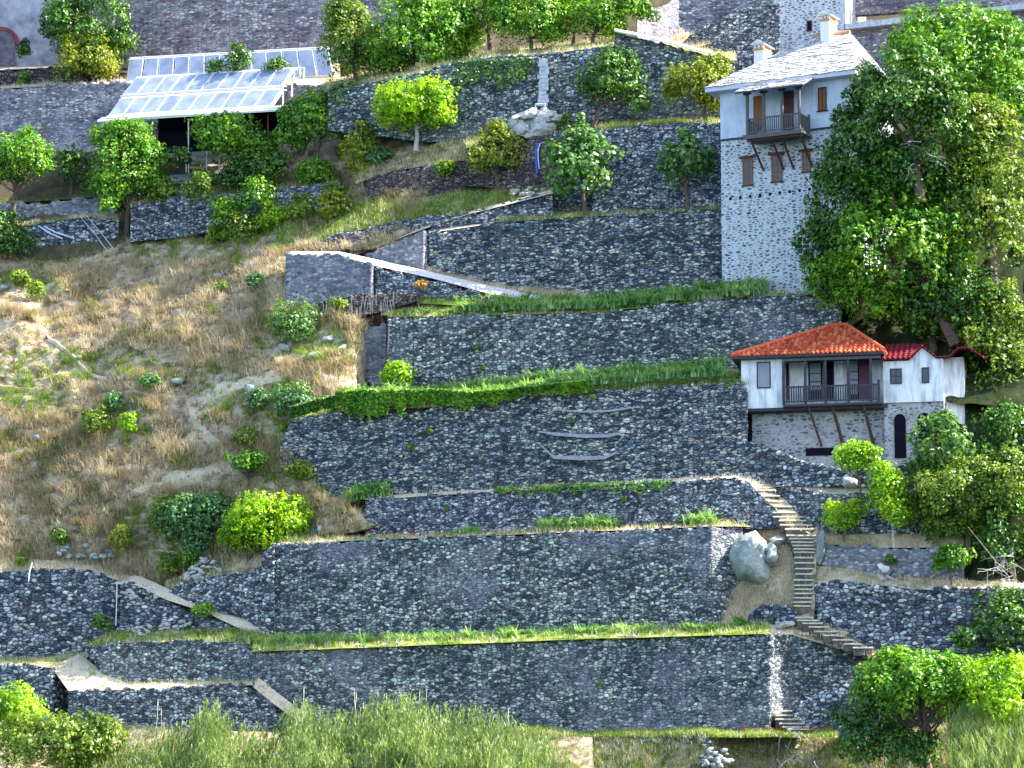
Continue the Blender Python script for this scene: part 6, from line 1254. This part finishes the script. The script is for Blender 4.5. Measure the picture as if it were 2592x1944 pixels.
grow('scrub_tussocks', 'brownish and olive tussocks covering the hillside', hill_tufts(3800, 'scrub'), L_SCRUB, .3, .8, 36, .04, .4, 1.1, .18, .7)
grow('green_tussocks', 'fresh green tussocks in the damp parts of the hillside', hill_tufts(1400, 'green'), L_GRASS, .25, .6, 30, .036, .4, 1.0, .16, .7)
# low dark leafy scrub that gives the hillside its texture
n = 26000; x = RNG.uniform(-200, 1050, n); y = RNG.uniform(560, 1480, n); b = np.interp(y, BND[:, 0], BND[:, 1]); nz = noise2(x/28., y/22., 55, 4)
k = (x < b) & (nz > .08); x = x[k]; y = y[k]; q = on_hill(x, y)+np.stack([RNG.normal(0, .1, len(x)), RNG.uniform(-.25, 0, len(x)), RNG.uniform(0, .35, len(x))], 1)
V, F = leafset(q, np.tile([0, -.6, .8], (len(q), 1)), .15, np.random.default_rng(8), .5); tag(mesh_np('low_scrub', V, F, leaf_mat('scrub_leaf', [(.1, (.04, .05, .02)), (.5, (.13, .12, .05)), (.8, (.28, .22, .12)), (1, (.4, .33, .2))])), 'low leafy scrub between the dry grasses', 'scrub', kind='stuff')
# reeds in the foreground
a = np.array([(150, 1944), (230, 1905), (330, 1880), (470, 1850), (540, 1775), (590, 1850), (690, 1860), (750, 1800), (880, 1830), (950, 1780), (1050, 1770), (1110, 1810), (1230, 1815), (1310, 1850), (1400, 1885), (1460, 1940)], float)
n = 2600; xs_ = RNG.uniform(150, 1450, n); top = np.interp(xs_, a[:, 0], a[:, 1])+12*noise2(xs_/30, xs_*0, 4)
row = RNG.random(n)**.8; ytop = top-32+row*150; Dr = -2.8-row*6-1.2*RNG.random(n)
tip = PA(xs_, ytop, Dr); Ls = RNG.uniform(2.2, 3.4, n); base = tip.copy(); base[:, 2] -= Ls; lean = RNG.normal(.14, .22, n); base[:, 0] -= lean*Ls
st_V = []; st_F = []; per = 26
s = RNG.uniform(.25, 1.0, (n, per)); att = base[:, None]+(tip-base)[:, None]*s[..., None]; att = att.reshape(-1, 3); m = len(att)
V, F = blades(att, RNG.uniform(.3, .75, m)*(1.1-.4*s.ravel()), RNG.normal(.2, 1.3, m), RNG.uniform(.5, 1.2, m), np.full(m, .05), 3, .9)
w2 = .02; sd = np.array([w2, 0, 0]); sv = np.stack([base-sd, base+sd, tip+sd*.4, tip-sd*.4], 1).reshape(-1, 3); sf = np.arange(n*4).reshape(-1, 4)
V = np.concatenate([V, sv]); F = np.concatenate([F, sf+len(att)*8])
tag(mesh_np('reeds', V, F, L_REED), 'dense feathery reed bed along the bottom edge', 'reeds', kind='stuff')
n = 500; xs_ = RNG.uniform(2400, 2640, n); row = RNG.random(n); tip = PA(xs_, 1790+row*170, -5.5-row*4); base = tip-[0, 0, 2.6]; base[:, 0] -= RNG.normal(-.3, .3, n)
s = RNG.uniform(.25, 1.0, (n, 24)); att = (base[:, None]+(tip-base)[:, None]*s[..., None]).reshape(-1, 3); m = len(att)
V, F = blades(att, RNG.uniform(.35, .8, m), RNG.uniform(0, 6.28, m), RNG.uniform(.3, .9, m), np.full(m, .038), 3, .8)
tag(mesh_np('reeds', V, F, L_REED), 'reeds growing in the bottom right corner', 'reeds', kind='stuff')
# tall dead flower stalks over the reeds
mb = MB(); rs = random.Random(4)
for k in range(14):
    x = rs.choice([rs.uniform(760, 800), rs.uniform(890, 920), rs.uniform(970, 1120), rs.uniform(1170, 1320), 400, 408]); yt = rs.uniform(1735, 1800); q = P(x, yt, -3.4); lx = rs.uniform(-.25, .15)
    mb.tube([q+[lx-.1, 0, -2.4], q+[lx*.4, 0, -1.0], q], [.014, .012, .008], 4)
    mb.tube([q+[lx*.1, 0, -.35], q], [.022, .008], 4)
tag(mb.build('dead_stalks', L_DRY), 'tall dead flower stalks sticking out of the reeds', 'stalks', kind='stuff')
mb = MB()
for k in range(60):
    x = rs.uniform(1300, 1930); 
for k in range(40):
    x = rs.uniform(820, 1010); y = rs.uniform(760, 800); q = P(x, y, 11.9); mb.tube([q, q+[rs.uniform(-.1, .1), -.1, rs.uniform(.4, .9)]], .018, 3)
tag(mb.build('dead_stalks', M_BARKW), 'dead upright stalks in front of the rubble bank wall', 'stalks', kind='stuff')
print('leaves', NL[0])
